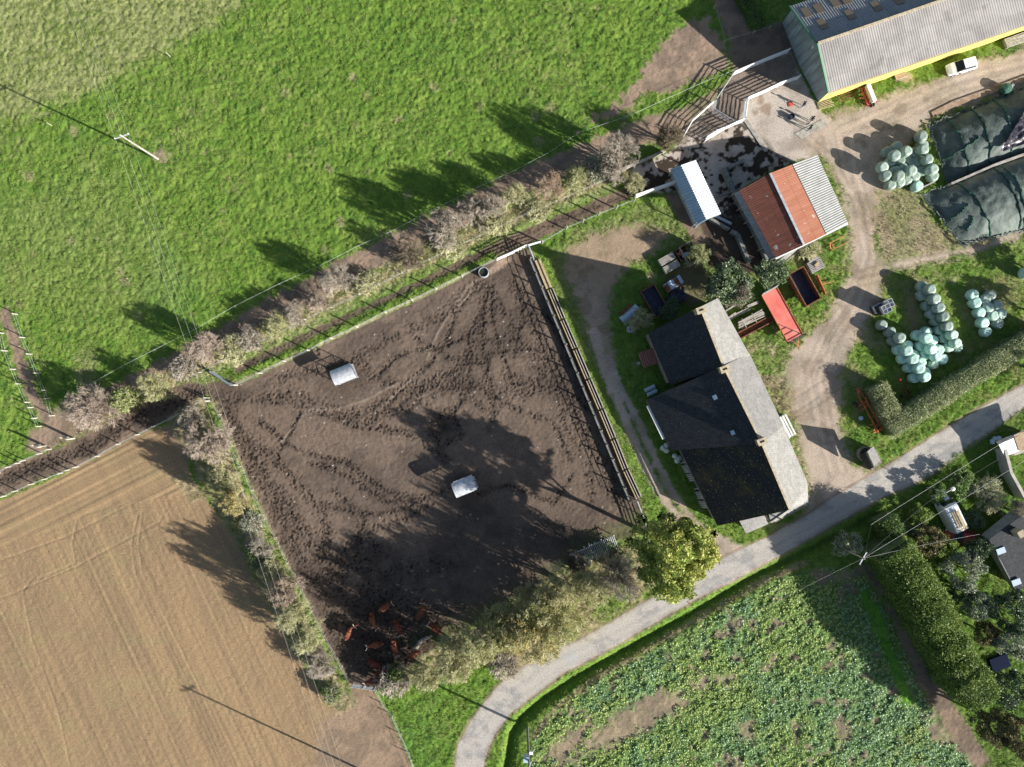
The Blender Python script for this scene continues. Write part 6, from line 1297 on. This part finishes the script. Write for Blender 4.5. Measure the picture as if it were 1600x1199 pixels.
# small plants nobody could count
def scatter_mask(n,fn,seed):
    g=np.random.default_rng(seed); x=g.uniform(-74,80,n); y=g.uniform(-58,57,n); i=((x-X0)/ST).astype(int); j=((y-Y0)/ST).astype(int)
    k=fn(i,j,g); return x[k],y[k],HT[j[k],i[k]]
cropok=(dcrop<-3)&(Wt['c']>.55)
x,y,z=scatter_mask(520000,lambda i,j,g:cropok[j,i]&(g.random(len(i))<np.clip(1.35-sstep(.45,.75,n2[j,i])*1.2,0,1)*(.62+.38*np.sin((GX[j,i]*.5-GY[j,i]*.866)*2*math.pi/.85))),41)
def crop():
    g=np.random.default_rng(42); n=len(x); k=4; X=np.repeat(x,k); Y=np.repeat(y,k); Z=np.repeat(z,k); a=g.random(n*k)*6.28; L_=g.uniform(.11,.25,n*k)*np.repeat(g.uniform(.6,1.3,n),k); el=g.uniform(.1,.7,n*k)
    d=np.stack([np.cos(a)*np.cos(el),np.sin(a)*np.cos(el),np.sin(el)],1); s=np.stack([-np.sin(a),np.cos(a),0*a],1); b=np.stack([X,Y,Z+.1+g.uniform(0,.12,n*k)],1)
    V_=np.stack([b,b+d*L_[:,None]*.6+s*L_[:,None]*.38,b+d*L_[:,None],b+d*L_[:,None]*.6-s*L_[:,None]*.38],1).reshape(-1,3); return V_,np.arange(n*k*4).reshape(-1,4)
leafmat('leaf_crop_yellow',[(.16,.25,.06),(.28,.38,.09),(.4,.5,.15),(.5,.54,.25)],.5,.2)
XA,YA,ZA=x,y,z; yel=(vn(XA*.16+70,YA*.16+70,91)+.7*vn(XA*.7+70,YA*.7+70,92)+.5*np.random.default_rng(5).random(len(XA)))>1.04
for sel,mt_,lab_ in ((~yel,'leaf_crop','blue-green leafy fodder plants covering the field below the road'),(yel,'leaf_crop_yellow','yellow-green patches of leafy fodder plants in the field below the road')):
    x,y,z=XA[sel],YA[sel],ZA[sel]; V_,F=crop(); o=npmesh('crop_plants',V_,F,mt_); tag(o,lab_,'crop',kind='stuff')
def blades(n,fn,seed,name,mt,label,hl=(.12,.3),wd=.035):
    x,y,z=scatter_mask(n,fn,seed); g=np.random.default_rng(seed+1); n=len(x); k=3; X=np.repeat(x,k)+g.normal(0,.08,n*k); Y=np.repeat(y,k)+g.normal(0,.08,n*k); Z=np.repeat(z,k); a=g.random(n*k)*6.28; L_=g.uniform(*hl,n*k); el=g.uniform(.5,1.3,n*k)
    d=np.stack([np.cos(a)*np.cos(el),np.sin(a)*np.cos(el),np.sin(el)],1)*L_[:,None]; s=np.stack([-np.sin(a),np.cos(a),0*a],1)*wd; b=np.stack([X,Y,Z-.02],1)
    V_=np.stack([b-s,b+s,b+d+s*.4,b+d-s*.4],1).reshape(-1,3); o=npmesh(name,V_,np.arange(n*k*4).reshape(-1,4),mt); tag(o,label,'grass',kind='stuff')
gr=np.where((Wt['g']>.55),1.0,0); vergem=(reg!=0)&(Wt['g']>.5)&(dcrop>0)
hed=sstep(.14,.2,col[...,0])*(Wt['g']>.4)*(V>300-0*U)*(reg<=1)
litm=((col[...,0]>.2)&(Wt['g']>.4)&((reg==1)|(V>.0*U+250)))
blades(190000,lambda i,j,g:vergem[j,i]&(col[j,i,0]<.2),51,'verge_grass','verge_grass','lush green grass of the verges, banks and farm plots')
blades(160000,lambda i,j,g:litm[j,i],53,'dry_grass','dry_grass','dry straw-coloured grass under the hedges',(.15,.4),.03)
blades(260000,lambda i,j,g:(reg[j,i]==0)&(Wt['g'][j,i]>.6)&(n1[j,i]>.42),55,'meadow_grass','verge_grass','short tufted green grass of the meadow',(.08,.2),.04)
# ------------------------------------------------------------ poles and cables
def cable(name,label,pts,mt='cable',r=.022,sag=.6,group='overhead cables'):
    a=Vector(pts[0]); t=MB(a)
    for p,q in zip(pts,pts[1:]):
        p=Vector(p);q=Vector(q);n=14; prev=None
        for i in range(n+1):
            f=i/n; w=p.lerp(q,f); w.z-=sag*4*f*(1-f)
            if prev is not None: t.tube(prev,w,r,n=4,caps=False)
            prev=w
    o=t.build(name,mt); o.location=a; tag(o,label,'cable',group)
def pole(label,u,v,h,mt='pale_post',arm=None,r=.16):
    c=P(u,v,0); t=thing('utility_pole',label,'utility pole',c,0,'utility poles'); m=MB(); m.tube((0,0,-.2),(0,0,h),r,r*.62,n=10); m.build('pole',mt,t)
    if arm is not None:
        m=MB(); d=Vector((math.cos(arm),math.sin(arm),0)); m.beam(d*-.95+Vector((0,0,h-.35)),d*.95+Vector((0,0,h-.35)),.12); m.build('cross_arm','galvanised',t)
        for k in (-.9,0,.9): m=MB(); m.lathe([(.03,0),(.07,.05),(.05,.15),(.02,.2)],c=d*k+Vector((0,0,h-.3+(.3 if k==0 else 0))),n=7); m.build('insulator','white_paint',t)
    return t,c
_,p1=pole('tall pale concrete pole standing in the meadow on bare soil',247,249,9.6,'concrete',R(20)); _,p2=pole('wooden pole at the bottom edge of the tilled field',579,1210,11.4,'wood_post',R(20))
mat('bare_patch',(.36,.28,.2),.95,(.24,.2,.12),5)
for k,(d,w) in enumerate(((-.9,'left'),(0,'middle'),(.9,'right'))):
    o=Vector((math.cos(R(20))*d,math.sin(R(20))*d,0)); cable('power_cable','%s power cable running from the meadow pole down over the tilled field'%w,[p1+o+Vector((-14,38,11)),p1+o+Vector((0,0,9.3)),p2+o+Vector((0,0,11.1)),p2+o+Vector((10,-30,11))],r=.0105)
_,p3=pole('dark wooden pole beside the grey-green roadside shrub',1301,849,9.0,'wood_post',R(60),.15)
t4,p4=pole('grey pole with transformer at the bottom edge beside the road bend',824,1137,11,'old_concrete',R(75),.2)
m=MB(); m.box((-.35,0,8.2),(.7,.7,1.0)); m.build('transformer','blue_panel',t4); m=MB(); m.box((.35,.1,7.0),(.5,.4,.4)); m.build('lamp_head','white_paint',t4)
top=Vector((p3.x,p3.y,8.7)); 
cable('telephone_cable','bright thick cable from the wooden pole up to the right edge',[top,P(1500,783,8.5),P(1640,697,8.5)],'cable_pale',.02,.15)
cable('telephone_cable','thin pale cable from the wooden pole down over the crop field',[top,P(1150,975,8.5),P(900,1120,9)],'cable',.012,.3)
cable('telephone_cable','white cable standing in for a lamp pole along the road side of the garden',[P(1361,820,8),P(1437,772,8),P(1545,705,8),P(1640,648,8)],'cable_pale',.02,.05)
cable('telephone_cable','short dark cable joining the wooden pole to the roadside cable',[top+Vector((.2,.4,.1)),P(1361,820,8)],'cable_dark',.008,.05)
cable('telephone_cable','faint middle cable between the two bright ones',[top,P(1448,786,8),P(1560,718,8)],'cable_dark',.02,.1)
cable('telephone_cable','thin cable from the wooden pole to the slate cottage',[top,P(1530,835,5.0)],'cable',.02,.3)
# street lamp at the garden edge
t=thing('street_lamp','small white lamp beside the road-side garden cable','street lamp',P(1448,762,0)); m=MB(); m.tube((0,0,0),(0,0,4.6),.05,n=8); m.build('pole','white_paint',t); m=MB(); m.beam((0,0,4.6),(.8,.5,4.7),.06); m.build('arm','white_paint',t); m=MB(); m.lathe([(.05,4.55),(.28,4.62),(.28,4.75),(.05,4.82)],c=(.8,.5,0),n=10); m.build('lamp_head','white_paint',t)
# ------------------------------------------------------------ figures grown with the skin modifier
def skin(nodes,edges,name,mt,sub=2,smooth=True):
    me=bpy.data.meshes.new(name); me.from_pydata([n[:3] for n in nodes],edges,[]); o=bpy.data.objects.new(name,me); sc.collection.objects.link(o)
    md=o.modifiers.new('s','SKIN'); md.use_smooth_shade=True; md.branch_smoothing=.6
    for i,n in enumerate(nodes):
        r=n[3] if isinstance(n[3],tuple) else (n[3],n[3]); sv=me.skin_vertices[0].data[i]; sv.radius=r; sv.use_root=(i==0)
    s=o.modifiers.new('u','SUBSURF'); s.levels=sub; s.render_levels=sub
    dg=bpy.context.evaluated_depsgraph_get(); ev=bpy.data.meshes.new_from_object(o.evaluated_get(dg)); ev.name=name; bpy.data.objects.remove(o); ev.materials.clear(); ev.materials.append(M[mt]); return ev
mat('hide_red',(.24,.08,.04),.85,(.13,.045,.025),3.0,bump=.2); mat('hide_dark',(.2,.05,.03),.8,(.12,.03,.02),3.0,bump=.2); mat('hide_pale',(.42,.36,.28),.8,(.3,.25,.2),3.0)
mat('horn',(.7,.66,.56),.5); mat('hoof',(.05,.04,.035),.6)
def cow_mesh(bend,headdown,name):
    # x forward; bend swings the neck sideways
    hx=1.45; by=bend
    N=[(-.05,0,1.02,(.42,.43)),(-.55,0,1.04,(.40,.40)),(-.86,0,1.12,(.29,.26)),(.4,0,1.03,(.38,.42)),(.78,.02*by,1.12,(.27,.32)),(1.08,.18*by,1.2-.1*headdown,(.15,.2)),(1.3,.42*by,1.22-.25*headdown,(.13,.15)),(1.5,.62*by,1.05-.32*headdown,(.1,.11)),(1.66,.78*by,.9-.36*headdown,(.075,.08))]
    E=[(0,1),(1,2),(0,3),(3,4),(4,5),(5,6),(6,7),(7,8)]
    def leg(att,pts):
        b=len(N); N.extend(pts); E.append((att,b)); [E.append((b+i,b+i+1)) for i in range(len(pts)-1)]
    for s in (-1,1):
        leg(1,[(-.62,.2*s,.82,.15),(-.5,.21*s,.6,.105),(-.68,.2*s,.42,.065),(-.62,.2*s,.1,.05),(-.57,.2*s,.03,.06)])
        leg(3,[(.55,.19*s,.72,.12),(.58,.19*s,.45,.07),(.55,.19*s,.12,.05),(.58,.19*s,.03,.06)])
    b=len(N); N.append((-.98,0,1.05,.05)); N.append((-1.05,.03,.75,.03)); N.append((-1.03,.05,.45,.045)); E+= [(2,b),(b,b+1),(b+1,b+2)]
    for s in (-1,1): # ears
        b=len(N); N.append((1.27-.1*s*by,.42*by+.2*s,1.22-.25*headdown,.035)); N.append((1.2-.12*s*by,.42*by+.3*s,1.2-.25*headdown,.03)); E+=[(6,b),(b,b+1)]
    return skin(N,E,name,'hide_red',2), Vector((1.32,.42*by,1.33-.25*headdown)), by
CM={k:cow_mesh(*v,'cow') for k,v in {'s':(0,0),'l':(1,.3),'r':(-1,.3),'d':(0,1)}.items()}
for k,(ev,hp,by) in list(CM.items()):
    def hornf(hp=hp,by=by):
        A=[];B=[];ra=[];rb=[]
        for s in (-1,1):
            p=[(0,.06*s,0),(-.02,.2*s,.03),(.08,.32*s,.08),(.2,.34*s,.16)]
            for a,b,r1,r2 in zip(p,p[1:],(.04,.034,.024),(.034,.024,.008)):
                th=by*.55; c_,s_=math.cos(th),math.sin(th); f=lambda q:(hp.x+q[0]*c_-q[1]*s_,hp.y+q[0]*s_+q[1]*c_,hp.z+q[2]); A.append(f(a));B.append(f(b));ra.append(r1);rb.append(r2)
        return tubes(np.array(A,float),np.array(B,float),np.array(ra),np.array(rb),6)
    CM[k]=(ev,getmesh('horns_'+k,hornf))
def cow(label,u,v,deg,k='s',hide='hide_red',s=1.0):
    me,hm_=CM[k]; p=P(u,v,1.1); o=bpy.data.objects.new('cow',me); sc.collection.objects.link(o); o.location=(p.x,p.y,gh(p.x,p.y)+.02); o.rotation_euler=(0,0,R(deg)); o.scale=(s,s*1.12,s); o.material_slots[0].link='OBJECT'; o.material_slots[0].material=M[hide]
    tag(o,label,'cow','red-brown cattle in the muddy corner'); part_of('horns',hm_,o,'horn')
for a in [('red-brown cow alone at the left fence, head to the top right',543,991,68,'r'),('red-brown cow at the top of the herd, head to the upper right',600,951,32,'s'),
 ('red-brown cow left of centre, white horned head pointing down',581,969,-78,'l'),('dark red cow in the middle of the herd, head down right',620,979,-65,'s','hide_dark'),
 ('red cow farthest to the right at the top, head pointing up',657,959,60,'l'),('dark curled red cow beside the copse, head to the upper left',681,984,140,'s','hide_dark'),
 ('bright red cow standing sideways, white horns to the left',588,1009,188,'s'),('large red cow with horned head pointing down',615,1012,-72,'d'),
 ('red cow lying closest to the pale log, head to the right',645,1024,25,'s'),('very dark cow in the shade near the bottom',585,1039,-25,'s','hide_dark'),
 ('dark red cow lowest of all, beside the bottom gate',585,1065,178,'l','hide_dark'),('very dark cow beside the muddy hollow, head to the left',596,1052,20,'d','hide_dark')]:
    lab,u,v,dg_,k=a[:5]; cow(lab,u,v,dg_,k,a[5] if len(a)>5 else 'hide_red',1.02)
# people on the concrete
mat('cloth_dark',(.03,.035,.05),.9); mat('cloth_blue',(.06,.09,.17),.9); mat('cloth_green',(.05,.12,.1),.9); mat('skin_tone',(.5,.32,.22),.6); mat('hair_dark',(.05,.035,.025),.8); mat('cloth_pale',(.5,.5,.5),.9)
def person(label,u,v,deg,mt,tr,stride=.15,arm=.25):
    p=P(u,v,1.3); t=thing('person',label,'person',(p.x,p.y,0),R(deg))
    N=[(0,0,.95,(.14,.17)),(0,0,1.15,(.12,.16)),(.01,0,1.38,(.13,.2)),(.02,0,1.5,.06),(.03,0,1.56,.055),(.05,0,1.68,(.1,.085)),(.04,0,1.78,.06)]; E=[(0,1),(1,2),(2,3),(3,4),(4,5),(5,6)]
    for s in (-1,1):
        b=len(N); N+= [(stride*s*.3,.1*s,.85,.095),(stride*s*.6,.11*s,.48,.065),(stride*s,.11*s,.1,.045),(stride*s+.12,.12*s,.04,.045)]; E+=[(0,b),(b,b+1),(b+1,b+2),(b+2,b+3)]
        b=len(N); N+= [(.01,.21*s,1.4,.06),(.0,.27*s,1.14,.045),(arm,.25*s,.95,.033),(arm+.07,.24*s,.91,.035)]; E+=[(2,b),(b,b+1),(b+1,b+2),(b+2,b+3)]
        for f in range(4): N.append((arm+.15-.01*f,.24*s+(f-1.5)*.018,.885-.01*(f%2),.009)); E.append((b+3,len(N)-1))
        N.append((arm+.09,.24*s-.05*s,.89,.01)); E.append((b+3,len(N)-1))
    me=skin(N,E,'person_body','skin_tone',1); co=me.vertices
    me.materials.append(M[mt]); me.materials.append(M[tr])
    for pl_ in me.polygons:
        z=pl_.center.z; x=pl_.center.x; pl_.material_index=0 if (z>1.52 or (abs(pl_.center.y)>.2 and z<1.0 and x>arm-.03)) else (1 if z>.93 else 2)
    o=new_obj('body',me,None,t)
    m=MB(); m.lathe([(.03,1.62),(.10,1.66),(.115,1.74),(.09,1.82),(.03,1.85)],c=(.025,0,0),n=12); m.build('hair','hair_dark',t,smooth=True)
    m=MB(); m.lathe([(.01,-.02),(.022,0),(.01,.02)],c=(.155,0,1.68),n=6); m.build('nose','skin_tone',t)
person('person in dark clothes standing alone nearest the barn wall, long shadow to the left',1258,161,200,'cloth_dark','cloth_blue',.2)
person('person in a black jacket at the back of the group of three',1271,184,215,'cloth_dark','cloth_dark',.08)
person('person in a pale top in the middle of the group of three',1267,190,150,'cloth_pale','cloth_dark',.1)
person('person in dark green nearest the concrete slab in the group of three',1268,198,190,'cloth_green','cloth_dark',.1)
t=thing('dark_bucket','round black bucket on the concrete left of the three people','bucket',P(1235,184)); m=MB(); m.lathe([(.34,0),(.42,.6),(.38,.62),(.32,.15),(.05,.12)],n=16); m.build('bucket','dark_metal',t); m=MB(); m.lathe([(.1,.15),(.3,.25),(.15,.42),(.02,.46)],n=9,jit=.2); m.build('contents','blue_panel',t)
m=MB(); m.box((0,0,.05),(.65,.6,.08),.3); m.box((.05,.02,.11),(.5,.45,.04),.5); o=m.build('red_mat','red_paint'); o.location=P(1235,163); tag(o,'small pinkish red mat lying flat on the concrete','mat')
